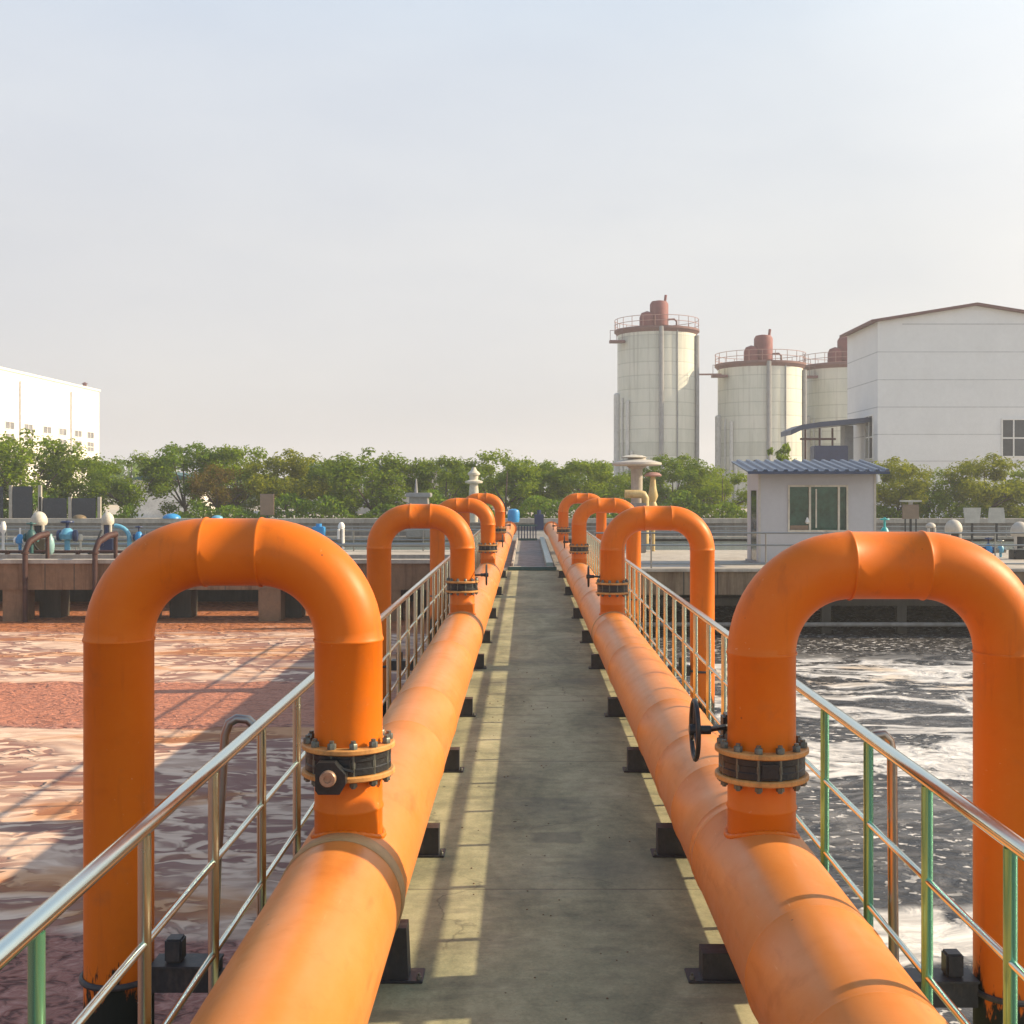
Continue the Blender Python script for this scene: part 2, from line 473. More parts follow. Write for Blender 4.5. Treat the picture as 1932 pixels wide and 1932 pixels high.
def make_silo():
    g = NG("pale green grey silo sheet")
    tc = g.n("ShaderNodeTexCoord").outputs["Object"]
    xyz = g.n("ShaderNodeSeparateXYZ", None, {0: tc}).outputs
    band = g.math('FRACT', g.math('MULTIPLY', xyz[2], 0.72))
    lip = g.ramp(band, [(0.0, 0.0), (0.05, 1.0), (0.94, 1.0), (1.0, 0.0)])
    idx = g.math('FLOOR', g.math('MULTIPLY', xyz[2], 0.72))
    wn_ = g.n("ShaderNodeTexWhiteNoise", {"noise_dimensions": '1D'}, {"W": idx}).outputs[0]
    n = g.noise(g.mapv(tc, (1, 1, 0.25)), 0.8, 6, 0.65)
    c = g.ramp(g.math('MULTIPLY_ADD', n, 0.75, g.math('MULTIPLY', wn_, 0.25)), [(0.3, (0.50, 0.51, 0.44)), (0.5, (0.62, 0.625, 0.545)), (0.7, (0.68, 0.665, 0.59))])
    c = g.mix(lip, g.mix(0.4, c, (0.22, 0.23, 0.19)), c)
    runs = g.ramp(g.noise(g.mapv(tc, (2.0, 2.0, 0.05)), 1.5, 5, 0.7), [(0.52, 0.0), (0.68, 0.55)])
    c = g.mix(runs, c, (0.36, 0.35, 0.30))
    g.bsdf(c, 0.55, 0.0, g.bump(lip, 0.4, 0.03), 0.35)
    return g.m


M['silo'] = make_silo()


def make_leaf(name, lo, mid, hi):
    g = NG(name)
    geo = g.n("ShaderNodeNewGeometry")
    rnd = geo.outputs["Random Per Island"]
    oi = g.n("ShaderNodeObjectInfo").outputs["Random"]
    n = g.noise(geo.outputs["Position"], 0.7, 3)
    f = g.math('ADD', g.math('MULTIPLY', rnd, 0.55), g.math('MULTIPLY_ADD', n, 0.5, g.math('MULTIPLY', g.math('SUBTRACT', oi, 0.5), 0.18)))
    c = g.ramp(f, [(0.2, lo), (0.5, mid), (0.85, hi)])
    b = g.bsdf(c, 0.65, 0, None, 0.10)
    tr = g.n("ShaderNodeBsdfTranslucent", None, {"Color": g.mix(0.5, c, (0.34, 0.38, 0.03))})
    ms = g.n("ShaderNodeMixShader", None, {0: 0.45, 1: b.outputs[0], 2: tr.outputs[0]})
    g.t.links.new(ms.outputs[0], g.out.inputs[0])
    return g.m


M['leaf'] = make_leaf("green leaves", (0.05, 0.105, 0.006), (0.14, 0.235, 0.008), (0.28, 0.37, 0.010))
M['leaf_dark'] = make_leaf("deep green leaves", (0.038, 0.09, 0.008), (0.10, 0.205, 0.012), (0.19, 0.30, 0.014))
M['leaf_yellow'] = make_leaf("yellowing leaves", (0.065, 0.095, 0.005), (0.18, 0.215, 0.006), (0.35, 0.34, 0.010))
M['leaf_brown'] = make_leaf("browning leaves", (0.05, 0.03, 0.012), (0.14, 0.07, 0.015), (0.22, 0.16, 0.02))
M['leaf_bright'] = make_leaf("fresh bright green leaves", (0.06, 0.11, 0.01), (0.15, 0.25, 0.015), (0.26, 0.38, 0.03))
M['bark'] = pm("grey brown bark", (0.10, 0.075, 0.055), 0.85, var=0.35, vs=4, bump=0.5)


def water_base(g, wscale, wamt):
    pos = g.n("ShaderNodeNewGeometry").outputs["Position"]
    w1 = g.n("ShaderNodeTexNoise", None, {"Vector": pos, "Scale": wscale, "Detail": 3.0}).outputs["Color"]
    off = g.n("ShaderNodeVectorMath", {"operation": 'MULTIPLY_ADD'}, {0: w1, 1: (wamt, wamt * 0.7, 0), 2: pos}).outputs[0]
    y = g.n("ShaderNodeSeparateXYZ", None, {0: pos}).outputs[1]
    return pos, off, y


def make_brown_water():
    g = NG("brown aerated sludge with cream foam")
    pos, off, y = water_base(g, 0.5, 2.0)
    jit = g.math('MULTIPLY', g.math('SUBTRACT', g.noise(pos, 0.6, 5), 0.5), 1.3)
    yy = g.math('MULTIPLY', g.math('ADD', y, jit), 1 / 40.0)
    # how much foam, by distance from the aerator lines
    foam = g.ramp(yy, [(10.0 / 40, 0.0), (11.2 / 40, 0.95), (19.4 / 40, 1.0), (20.0 / 40, 0.0), (24.0 / 40, 0.0), (24.6 / 40, 1.0), (31.5 / 40, 0.95), (33.0 / 40, 0.30), (36 / 40, 0.15)])
    big = g.noise(g.mapv(off, (0.42, 0.62, 1)), 1.0, 3, 0.5, 0.3)
    # short dark ripples lying across the view
    rp1 = g.noise(g.mapv(off, (1.0, 2.1, 1)), 1.25, 2, 0.45, 0.45)
    rp2 = g.noise(g.mapv(off, (1.0, 2.3, 1)), 2.3, 2, 0.45, 0.6)
    rip = g.math('MAXIMUM', g.ramp(rp1, [(0.50, 0.0), (0.555, 0.85)]), g.ramp(rp2, [(0.49, 0.0), (0.56, 0.9)]))
    rip = g.math('MULTIPLY', rip, g.ramp(big, [(0.39, 0.08), (0.50, 1.0)]))
    cream = g.mix(g.ramp(rp2, [(0.35, 0.0), (0.6, 1.0)]), (0.76, 0.555, 0.42), (0.58, 0.39, 0.285))
    tan = g.ramp(g.noise(g.mapv(off, (0.22, 0.75, 1)), 0.9, 4, 0.55, 0.9), [(0.52, 0.0), (0.63, 0.8)])
    cream = g.mix(tan, cream, (0.56, 0.26, 0.11))
    foamc = g.mix(rip, cream, g.mix(tan, (0.25, 0.12, 0.10), (0.34, 0.125, 0.05)))
    # wrinkled sludge where there is no foam
    wr = g.noise(g.mapv(pos, (1.0, 1.25, 1)), 5.0, 3, 0.55, 1.1)
    wr2 = g.noise(pos, 16, 3, 0.6)
    sb = g.ramp(yy, [(11 / 40, (0.36, 0.145, 0.11)), (19.5 / 40, (0.30, 0.13, 0.10)), (20.2 / 40, (0.50, 0.20, 0.12)), (24 / 40, (0.50, 0.20, 0.12)), (25 / 40, (0.40, 0.17, 0.09)), (35 / 40, (0.46, 0.17, 0.065))])
    slud = g.mix(g.ramp(wr, [(0.38, 0.85), (0.50, 0.0)]), sb, (0.10, 0.033, 0.028))
    slud = g.mix(g.ramp(wr, [(0.55, 0.0), (0.68, 0.6)]), slud, (0.58, 0.31, 0.25))  # pink highlights put into the colour of the wrinkle crests
    redm = g.math('MULTIPLY', g.ramp(yy, [(19.9 / 40, 0.0), (20.3 / 40, 1.0), (23.8 / 40, 1.0), (24.2 / 40, 0.0)]), 0.7)
    slud = g.mix(redm, slud, g.mix(g.ramp(wr2, [(0.42, 0.5), (0.52, 0.0)]), (0.50, 0.20, 0.12), (0.24, 0.08, 0.05)))
    m = g.ramp(g.math('ADD', g.math('MULTIPLY', g.math('SUBTRACT', rp1, 0.5), 0.8), foam), [(0.30, 0.0), (0.55, 1.0)])
    c = g.mix(m, slud, foamc)
    hgt = g.math('ADD', g.math('MULTIPLY', rip, -0.5), g.math('MULTIPLY', g.math('SUBTRACT', 1.05, m), g.math('ADD', g.math('MULTIPLY', wr, 0.9), g.math('MULTIPLY', wr2, 0.2))))
    g.bsdf(c, g.math('MULTIPLY_ADD', m, 0.25, 0.55), 0, g.bump(hgt, 0.6, 0.14), 0.14)
    return g.m


def make_dark_water():
    g = NG("dark grey aerated water with white foam")
    pos, off, y = water_base(g, 0.45, 2.6)
    jit = g.math('MULTIPLY', g.math('SUBTRACT', g.noise(pos, 0.5, 5), 0.5), 1.8)
    yy = g.math('MULTIPLY', g.math('ADD', y, jit), 1 / 40.0)
    foam = g.ramp(yy, [(9.7 / 40, 0.30), (10.0 / 40, 0.66), (10.7 / 40, 0.66), (11.2 / 40, 0.29), (16.0 / 40, 0.33), (16.5 / 40, 0.70), (17.9 / 40, 0.68), (18.4 / 40, 0.40), (23.2 / 40, 0.42), (23.9 / 40, 0.52), (26.8 / 40, 0.48), (27.8 / 40, 0.33), (33 / 40, 0.22), (40 / 40, 0.10)])
    # foam stream lines winding across the tank
    n1 = g.noise(g.mapv(off, (0.42, 0.80, 1)), 0.9, 6, 0.58, 0.35)
    rid = g.math('ABSOLUTE', g.math('SUBTRACT', g.noise(g.mapv(off, (0.34, 0.60, 1)), 0.8, 6, 0.55, 0.4), 0.5))
    fil = g.math('MULTIPLY', g.ramp(rid, [(0.0, 1.0), (0.022, 0.75), (0.05, 0.0)]), g.ramp(foam, [(0.30, 0.0), (0.42, 0.95)]))
    n2 = g.noise(g.mapv(off, (1.0, 1.35, 1)), 2.6, 5, 0.62, 0.3)
    k = g.math('ADD', g.math('MULTIPLY_ADD', n1, 0.62, g.math('MULTIPLY', n2, 0.38)), g.math('MULTIPLY', g.math('SUBTRACT', foam, 0.5), 0.55))
    m = g.math('MAXIMUM', g.ramp(k, [(0.53, 0.0), (0.57, 0.7), (0.66, 1.0)]), fil)
    # flecks
    fl = g.ramp(g.noise(g.mapv(pos, (1, 1.3, 1)), 6.0, 3, 0.55), [(0.60, 0.0), (0.64, 0.9)])
    m = g.math('MAXIMUM', m, g.math('MULTIPLY', fl, g.ramp(n1, [(0.40, 0.15), (0.55, 1.0)])))
    dk = g.ramp(n2, [(0.36, (0.018, 0.018, 0.020)), (0.52, (0.06, 0.057, 0.056)), (0.66, (0.14, 0.13, 0.125))])
    yel = g.math('MULTIPLY', g.ramp(g.noise(pos, 0.35, 3), [(0.50, 0.0), (0.58, 0.7)]), g.ramp(yy, [(22 / 40, 0.0), (24 / 40, 1.0), (26.5 / 40, 1.0), (28 / 40, 0.0)]))
    fc = g.mix(yel, g.mix(g.ramp(n2, [(0.42, 0.0), (0.60, 1.0)]), (0.60, 0.58, 0.56), (0.78, 0.76, 0.73)), (0.66, 0.50, 0.33))
    c = g.mix(m, dk, fc)
    wv = g.noise(g.mapv(off, (0.9, 1.3, 1)), 3.2, 5, 0.6, 0.3)
    hgt = g.math('ADD', wv, g.math('MULTIPLY', m, 0.25))
    g.bsdf(c, g.math('MULTIPLY_ADD', m, 0.45, 0.25), 0, g.bump(hgt, 0.5, 0.16), 0.35)
    return g.m


M['brown_water'] = make_brown_water()
M['dark_water'] = make_dark_water()
M['calm_water'] = pm("calm grey green water", (0.20, 0.24, 0.22), 0.15, var=0.2, vs=0.6, bump=0.1, bs=3)
M['ground'] = pm("dusty pale yard", (0.42, 0.38, 0.32), 0.9, var=0.25, vs=0.2)  # ground colour made paler to bounce light up onto the hall

# ------------------------------------------------------------------ the setting
WATER = -1.80
mb = MB()
o0 = (-70, 70, -30, 62.5)
B = 400
zg = 0.10
for (x0, x1, y0, y1) in ((-B, B, 62.5, B), (-B, B, -B, -30), (-B, -70, -30, 62.5), (70, B, -30, 62.5)):
    mb.add([(x0, y0, zg), (x1, y0, zg), (x1, y1, zg), (x0, y1, zg)], [(0, 1, 2, 3)])
tag(mb.build("ground", M['ground']), kind='structure')
mb = MB(); mb.box(-70, 70, -30, 62.5, -4.3, -4.0)
tag(mb.build("tank_floor", M['conc_dark']), kind='structure')


def sheet(name, x0, x1, y0, y1, z, mat):
    b = MB(); b.add([(x0, y0, z), (x1, y0, z), (x1, y1, z), (x0, y1, z)], [(0, 1, 2, 3)])
    return tag(b.build(name, mat), kind='structure')


sheet("brown_water", -70, -1.02, -30, 41.9, WATER, M['brown_water'])
sheet("dark_water", 1.27, 70, -30, 41.9, WATER, M['dark_water'])
sheet("calm_water", -70, 70, 42.1, 62.4, -0.55, M['calm_water'])

mb = MB()
mb.prism([(-1.36, -0.26), (1.62, -0.26), (1.62, -0.012), (1.608, 0.0), (-1.348, 0.0), (-1.36, -0.012)], -6, 31.6, 'Y')
mb.box(-1.02, 1.27, -6, 31.6, -4.0, -0.262)
tag(mb.build("walkway", M['walk']), kind='structure')
mb = MB()
mb.prism([(-1.36, -0.26), (1.62, -0.26), (1.62, -0.03), (-1.36, -0.03)], 31.62, 61.7, 'Y')
mb.box(-1.02, 1.27, 31.62, 61.7, -4.0, -0.262)
tag(mb.build("far_walkway", M['conc_grey']), kind='structure')

# far tank wall behind everything
t = thing("tank_wall", (0, 62, 0), "long grey banded concrete tank wall running below the row of trees", "wall")
t["kind"] = "thing"
mb = MB(); mb.box(-70, 70, 0.0, 0.4, -4, 0.36); mb.build("wall_face", M['conc_grey'], t)
mb = MB(); mb.box(-70, 70, -0.16, 0.46, 0.362, 0.60); mb.build("coping", M['conc'], t)
mb = MB(); mb.box(-70, 70, -0.9, -0.002, -0.42, -0.30); mb.build("ledge", M['conc'], t)
mb = MB()
for z in (-0.02, 0.20):
    mb.tube([(-70, -0.75, z), (70, -0.75, z)], 0.03, 6)
for i in range(58):
    x = -69 + i * 2.4
    if abs(x) > 2:
        mb.box(x - 0.025, x + 0.025, -0.775, -0.725, -0.299, 0.20)
mb.build("low_rail", M['steel_dark'], t)

# ------------------------------------------------------------------ main pipes
PZ, PR, RA = 0.41, 0.26, 0.149
PX = {'l': -0.79, 'r': 1.035}
ARCH_Y = [5.27, 14.5, 23.9, 34.3]
END_Y = 51.5


def main_pipe(side, welds, bands, label):
    x = PX[side]
    ys = {-2.0: PR, END_Y: PR}
    y = -1.0
    while y < END_Y:
        ys[round(y, 3)] = PR; y += 1.0
    for w in welds:
        for d, rr in ((-0.010, PR), (-0.005, PR + 0.003), (0.0, PR + 0.0045), (0.005, PR + 0.003), (0.010, PR)):
            ys[round(w + d, 3)] = rr
    k = sorted(ys)
    t = thing("main_pipe", (x, 0, 0), label, "pipe", "thick horizontal pipes along the walkway")
    b = MB(); b.tube([(0, q, PZ) for q in k], [ys[q] for q in k], 56)
    b.build("pipe_run", M['orange_main'], t, sharp=60)
    for (y0, y1) in bands:
        b = MB()
        prof = [(y0, PR + 0.001), (y0 + 0.008, PR + 0.007), (y1 - 0.008, PR + 0.007), (y1, PR + 0.001)]
        b.tube([(0, q, PZ) for q, _ in prof], [r_ for _, r_ in prof], 56, caps=False)
        b.build("joint_band", M['band'], t, sharp=60)
    b = MB(); b.lathe([(PR + 0.07, -0.03), (PR + 0.07, 0.03)], (0, END_Y + 0.03, PZ), 32, Matrix.Rotation(R(90), 4, 'X'))
    b.build("end_flange", M['orange_main'], t)
    return t


main_pipe('l', [3.1, 7.6, 8.9, 11.6, 13.9, 17.8, 20.6, 23.4, 27, 30.5], [(5.01, 5.12), (14.27, 14.31), (23.6, 23.66)],
          "thick orange main pipe on the brown tank side, wide khaki band before its valve")
main_pipe('r', [3.50, 4.23, 5.58, 5.68, 6.4, 7.2, 8.4, 11.4, 13.8, 17.5, 20.3, 23.4, 26.5, 30], [(14.27, 14.31), (23.6, 23.66)],
          "thick orange main pipe along the dark water side, ringed by many thin weld lines")

# ------------------------------------------------------------------ saddles under the pipes
def make_support(x, y, hh=0.168, pw=0.305):
    t = thing("pipe_saddle", (x, y, 0), "tmp", "pipe support", "steel saddles under the thick pipes")
    arc = []
    if PZ - hh < 0.26:
        a0_ = math.asin((PZ - hh) / 0.2625)
        for k in range(9):
            a = -a0_ - (math.pi - 2 * a0_) * k / 8
            arc.append((0.2625 * math.cos(a), PZ + 0.2625 * math.sin(a)))
    b = MB(); b.prism([(-0.272, 0.012), (0.272, 0.012), (0.272 if hh < 0.2 else 0.262, hh)] + arc + [(-0.272 if hh < 0.2 else -0.262, hh)], -0.055, 0.055, 'Y')
    b.build("saddle_block", M['support'], t, sharp=20)
    b = MB(); b.bevbox(-pw, pw, -0.075, 0.075, 0.001, 0.0115, 0.003)
    b.build("base_plate", M['support'], t)
    for sx in (-pw + 0.017, pw - 0.017):
        b = MB(); hexnut(b, (sx, -0.055, 0.012), 0.011, 0.016); b.tube([(sx, -0.055, 0.02), (sx, -0.055, 0.04)], 0.006, 8)
        b.build("anchor_bolt", M['bolt'], t)
    return t


SY = [2.9, 5.25, 7.02, 9.1, 11.3, 14.27, 16.65, 19.8, 24.1, 28.8]
proto = None
WHERE = ["just behind the camera edge", "beside the near arch and valve", "second past the near arch", "third along, halfway to the next arch", "fourth along",
         "beside the second arch", "just past the second arch", "halfway to the third arch", "beside the third arch", "last before the teal bar"]
for side in 'lr':
    for y, w in zip(SY, WHERE):
        if y < 3:
            continue
        if abs(y - 5.25) < 0.01:
            o = make_support(PX[side], y, 0.235 if side == 'l' else 0.125, 0.335)
        elif proto is None:
            o = proto = make_support(PX[side], y)
        else:
            o = copy_tree(proto); o.location = (PX[side], y, 0)
        o["label"] = "dark saddle under the %s side pipe, %s" % ("brown tank" if side == 'l' else "dark water", w)

# ------------------------------------------------------------------ arched pipes with valves
def arch_pipe(side, i, top, wheel, gearbox, label):
    Y = ARCH_Y[i]
    x0 = PX[side]
    sgn = -1 if side == 'l' else 1
    span = 1.014 if side == 'l' else 1.092
    BR = 0.385
    paint = M['orange_arch'] if i == 0 else M['orange_arch_far']
    t = thing("arched_pipe", (x0, Y, 0), label, "pipe", "orange arched pipes rising from the thick pipes")
    FZ = 0.945 if side == 'r' else 0.965
    seg = 40 if i == 0 else 24
    # the arch, from the upper flange over the top and down into the water
    pts, rs = [], []

    def put(p, r_=RA):
        pts.append(p); rs.append(r_)

    def weld(p, d):
        p, d = Vector(p), Vector(d)
        for q, rr in ((-0.009, 0), (-0.005, 0.0045), (0.0, 0.0062), (0.005, 0.0045), (0.009, 0)):
            put(p + d * q, RA + rr)
    zt = top - RA
    put((0, 0, FZ + 0.0705))
    weld((0, 0, zt - BR), (0, 0, 1))
    for k in range(1, 16):
        a = math.pi / 2 * k / 16
        put((sgn * (BR - BR * math.cos(a)), 0, zt - BR + BR * math.sin(a)))
    weld((sgn * BR, 0, zt), (sgn, 0, 0))
    weld((sgn * (span - BR), 0, zt), (sgn, 0, 0))
    for k in range(1, 16):
        a = math.pi / 2 * k / 16
        put((sgn * (span - BR + BR * math.sin(a)), 0, zt - BR + BR * math.cos(a)))
    weld((sgn * span, 0, zt - BR), (0, 0, -1))
    put((sgn * span, 0, 0.5)); put((sgn * span, 0, -0.5)); put((sgn * span, 0, -3.5))
    b = MB(); b.tube(pts, rs, seg); b.build("pipe_bend", paint, t, sharp=60)
    # stub on the thick pipe, with its saddle weld
    b = MB()
    b.tube([(0, 0, PZ + 0.10), (0, 0, PZ + PR + 0.068), (0, 0, PZ + PR + 0.076), (0, 0, PZ + PR + 0.084), (0, 0, PZ + PR + 0.092), (0, 0, FZ - 0.0705)],
           [RA, RA, RA + 0.005, RA + 0.005, RA, RA], seg)
    ring = []
    for k in range(96):
        a = 2 * math.pi * k / 96
        rx, ry = (RA + 0.004) * math.cos(a), (RA + 0.004) * math.sin(a)
        ring.append((rx, ry, PZ + math.sqrt(PR * PR - rx * rx)))
    b.tube(ring, [0.0125 + 0.003 * math.sin(k * 2.4) * math.sin(k * 0.9 + 1) for k in range(96)], 8, closed=True)
    b.build("pipe_stub", M['orange_main'] if False else paint, t, sharp=60)
    # the valve, clamped between two flanges
    v = MB()
    v.lathe([(0.165, -0.0445), (0.187, -0.042), (0.187, -0.016), (0.183, -0.012), (0.183, 0.012), (0.187, 0.016), (0.187, 0.042), (0.165, 0.0445)], (0, 0, FZ), 40)
    v.box(-0.035, 0.035, -0.196, -0.17, FZ - 0.03, FZ + 0.03)
    vo = v.build("valve", M['black'], t)
    for z0 in (FZ + 0.0455, FZ - 0.0705):
        f = MB(); f.lathe([(0.198, 0), (0.205, 0.005), (0.205, 0.020), (0.198, 0.025)], (0, 0, z0), 48)
        f.build("flange", M['flange'], vo)
    bme = None
    for k in range(12):
        a = 2 * math.pi * (k + 0.5) / 12
        px, py = 0.178 * math.cos(a), 0.178 * math.sin(a)
        if bme is None:
            bb = MB()
            bb.tube([(0, 0, FZ - 0.098), (0, 0, FZ + 0.106)], 0.0105, 8)
            hexnut(bb, (0, 0, FZ + 0.071), 0.019, 0.024)
            hexnut(bb, (0, 0, FZ - 0.0905), 0.018, 0.0195)
            bme = bb.mesh("bolt", M['bolt'])
        bo = bpy.data.objects.new("bolt", bme); col.objects.link(bo); bo.parent = vo
        bo.location = (px, py, 0)
        bo.rotation_euler = (0, 0, a)
    if gearbox:
        gb = MB()
        gx, gy, gz = -0.045, -0.212, FZ - 0.035
        k_ = 0.82
        gb.prism([(gx + u_ * k_, gz + w_ * k_) for u_, w_ in ((-0.07, -0.06), (-0.055, -0.082), (0.055, -0.082), (0.085, -0.03), (0.085, 0.02), (0.045, 0.06), (0.03, 0.082), (-0.055, 0.082), (-0.07, 0.065))], gy - 0.045, gy + 0.03, 'Y')
        gb.tube([(gx + 0.04, gy - 0.01, gz + 0.035), (gx + 0.10, gy - 0.01, gz + 0.018)], 0.008, 8)
        go = gb.build("gearbox", M['black'], vo)
        db = MB(); db.lathe([(0.035, 0), (0.035, 0.018), (0.031, 0.024), (0.016, 0.024), (0.014, 0.017)], (gx - 0.002, gy - 0.045, gz + 0.002), 28, Matrix.Rotation(R(90), 4, 'X'))
        db.build("indicator_cap", M['disc'], vo)
    if wheel:
        ws = wheel
        wr = 0.128 if i == 0 else 0.12
        wc = Vector((ws * 0.292, 0.02, FZ + 0.135))
        tilt = Matrix.Rotation(R(1.0 * ws), 4, 'Z')
        w = MB()
        rim = [wc + tilt @ Vector((0, wr * math.cos(2 * math.pi * k / 32), wr * math.sin(2 * math.pi * k / 32))) for k in range(32)]
        w.tube(rim, 0.011, 8, closed=True)
        for k in range(3):
            a = R(90 + 120 * k)
            w.tube([wc, wc + tilt @ Vector((0, wr * math.cos(a), wr * math.sin(a)))], 0.008, 8)
        w.lathe([(0.024, -0.025), (0.028, 0), (0.024, 0.025)], wc, 14, Matrix.Rotation(R(90), 4, 'Y'))
        w.build("handwheel", M['black'], vo)
        s = MB()
        s.tube([wc, wc + Vector((-ws * 0.07, 0.0, 0.0))], 0.020, 12)
        s.tube([wc + Vector((-ws * 0.05, 0, 0)), (ws * 0.10, 0.19, FZ + 0.12)], 0.013, 10)
        s.build("wheel_shaft", M['black'], vo)
        gb = MB(); gb.bevbox(-0.08 + ws * 0.06, 0.08 + ws * 0.06, 0.17, 0.27, FZ - 0.06, FZ + 0.17, 0.012)
        gb.build("gearbox", M['black'], vo)
    # steel arm that steadies the outer leg, with its clamp
    zb = 0.055 if side == 'l' else -0.01
    edge = (-1.36 if side == 'l' else 1.62) - x0
    k = MB()
    xa, xb = edge, sgn * (span - RA - 0.006)
    k.box(min(xa, xb), max(xa, xb), -0.055, 0.055, zb - 0.11, zb)
    k.box(min(xa, xb), max(xa, xb), -0.075, 0.075, zb + 0.001, zb + 0.012)
    k.box(min(xa, xa - sgn * 0.012), max(xa, xa - sgn * 0.012), -0.12, 0.12, -0.24, zb + 0.03) if False else None
    k.box(xa - sgn * 0.35 if sgn > 0 else xa, xa if sgn > 0 else xa - sgn * 0.35, -0.055, 0.055, 0.002, 0.012)
    k.tube([(sgn * span + (RA + 0.006) * math.cos(2 * math.pi * q / 36), (RA + 0.006) * math.sin(2 * math.pi * q / 36), zb - 0.05) for q in range(36)], 0.014, 8, closed=True)
    cx = sgn * (span - RA - 0.10)
    k.bevbox(cx - 0.038, cx + 0.038, -0.04, 0.04, zb + 0.0125, zb + 0.115, 0.008)
    k.build("leg_bracket", M['support'], t)
    return t


arch_pipe('l', 0, 2.15 - 0.131, 0, True, "nearest orange arch over the brown tank, black gearbox with round cap on its valve")
arch_pipe('l', 1, 2.15 - 0.187, 1, False, "second orange arch over the brown tank, between the near arch and the smaller ones")
arch_pipe('l', 2, 2.15 - 0.187, 1, False, "third orange arch over the brown tank, partly hidden by the second")
arch_pipe('l', 3, 2.15 - 0.13, 1, False, "smallest and farthest orange arch over the brown tank side")
arch_pipe('r', 0, 2.15 - 0.19, -1, False, "nearest orange arch over the dark water, with a black handwheel beside its valve")
arch_pipe('r', 1, 2.15 - 0.21, -1, False, "second orange arch over the dark water, in front of the grey cabin side")
arch_pipe('r', 2, 2.15 - 0.187, -1, False, "third orange arch over the dark water, crossing behind the second")
arch_pipe('r', 3, 2.15 - 0.13, -1, False, "smallest and farthest orange arch over the dark water side")

# ------------------------------------------------------------------ railings along the walkway
def railing(x, ys, y0, y1, postmat, label, near_green=0):
    t = thing("walkway_railing", (x, 0, 0), label, "railing")
    for nm, z, r_ in (("top_rail", 1.08, 0.027), ("middle_rail", 0.71, 0.0135), ("lower_rail", 0.355, 0.0135)):
        b = MB(); b.tube([(0, y0, z), (0, y1, z)], r_, 16)
        b.build(nm, M['steel'], t, sharp=60)
    me = {}
    for k, y in enumerate(ys):
        m_ = postmat(k, y)
        if m_ not in me:
            b = MB()
            b.tube([(0, 0, 0.0), (0, 0, 1.056)], 0.021, 16)
            b.lathe([(0.052, 0.001), (0.052, 0.010), (0.024, 0.014)], (0, 0, 0), 16)
            me[m_] = b.mesh("post", M[m_])
        o = bpy.data.objects.new("post", me[m_]); col.objects.link(o); o.parent = t
        o.location = (0, y, 0)
    return t


LY = [2.11 - 0.83 + 0.83 * k for k in range(37)]
RY = [2.12 - 0.755 + 0.755 * k for k in range(40)]
railing(-1.21, LY, -1.5, 31.2, lambda k, y: 'steel_green' if 2.5 < y < 3.2 else 'steel_post',
        "long stainless steel railing between the thick pipe and the brown tank")
railing(1.47, RY, -1.5, 31.2, lambda k, y: 'steel_green' if y < 8 else 'steel_post',
        "long stainless railing with greenish near posts between the thick pipe and the dark water")

# bent tubes outside the railings
b = MB()
pl = [(-1.21, 5.42, 1.045), (-1.27, 5.42, 1.10), (-1.32, 5.42, 1.105), (-1.355, 5.42, 1.085), (-1.375, 5.42, 1.03), (-1.385, 5.42, 0.85), (-1.41, 5.42, 0.45), (-1.435, 5.42, -0.2), (-1.44, 5.42, -1.9)]
b.tube(pl, 0.021, 14); b.tube([(-1.38, 5.42, -0.10), (-1.43, 5.42, -0.10)], 0.02, 10)
tag(b.build("bent_tube", M['steel_dark'], sharp=60), "dull steel tube hooked over the railing above the brown tank", "tube", "bent tubes outside the railings")
b = MB()
pr = [(1.47, 5.14, 1.05), (1.50, 5.14, 1.085), (1.535, 5.14, 1.09), (1.56, 5.14, 1.065), (1.572, 5.14, 1.0), (1.576, 5.14, 0.4), (1.58, 5.14, 0.012)]
b.tube(pr, 0.022, 14); b.lathe([(0.045, 0.001), (0.045, 0.012)], (1.58, 5.14, 0), 14)
tag(b.build("bent_tube", M['steel_brown'], sharp=60), "brownish steel tube hooked over the railing above the dark water", "tube", "bent tubes outside the railings")

# ------------------------------------------------------------------ far end of the walkway
b = MB(); b.bevbox(-0.52, 0.77, 31.3, 31.45, 0.004, 0.095, 0.012)
tag(b.build("threshold_bar", M['teal']), "dark teal bar lying across the far end of the walkway", "bar")
b = MB(); b.bevbox(-0.50, 0.75, 31.72, 32.6, -0.026, 0.03, 0.012)
tag(b.build("step_slab", M['conc']), "pale slab just past the teal bar on the walkway", "slab")
b = MB(); b.box(-0.44, -0.39, 32.8, 50, -0.026, 0.10)
tag(b.build("kerb_strip", M['conc']), "thin pale kerb strip along the walkway beyond the teal bar", "kerb")
b = MB(); b.box(0.52, 0.70, 32.8, 50, -0.026, 0.12)
tag(b.build("kerb_strip", M['paleteal']), "wide pale teal kerb strip along the walkway beyond the teal bar", "kerb")
t = thing("low_gate", (0, 50.2, -0.03), "dark barred gate closing the far end of the walkway", "gate")
b = MB()
b.box(-0.40, 0.42, -0.03, 0.03, 0.0, 0.09); b.box(-0.40, 0.42, -0.03, 0.03, 0.60, 0.67); b.build("gate_frame", M['teal'], t)
b = MB()
for k in range(7):
    x = -0.36 + k * 0.12
    b.box(x - 0.022, x + 0.022, -0.02, 0.02, 0.091, 0.599)
b.build("bars", M['navy'], t)

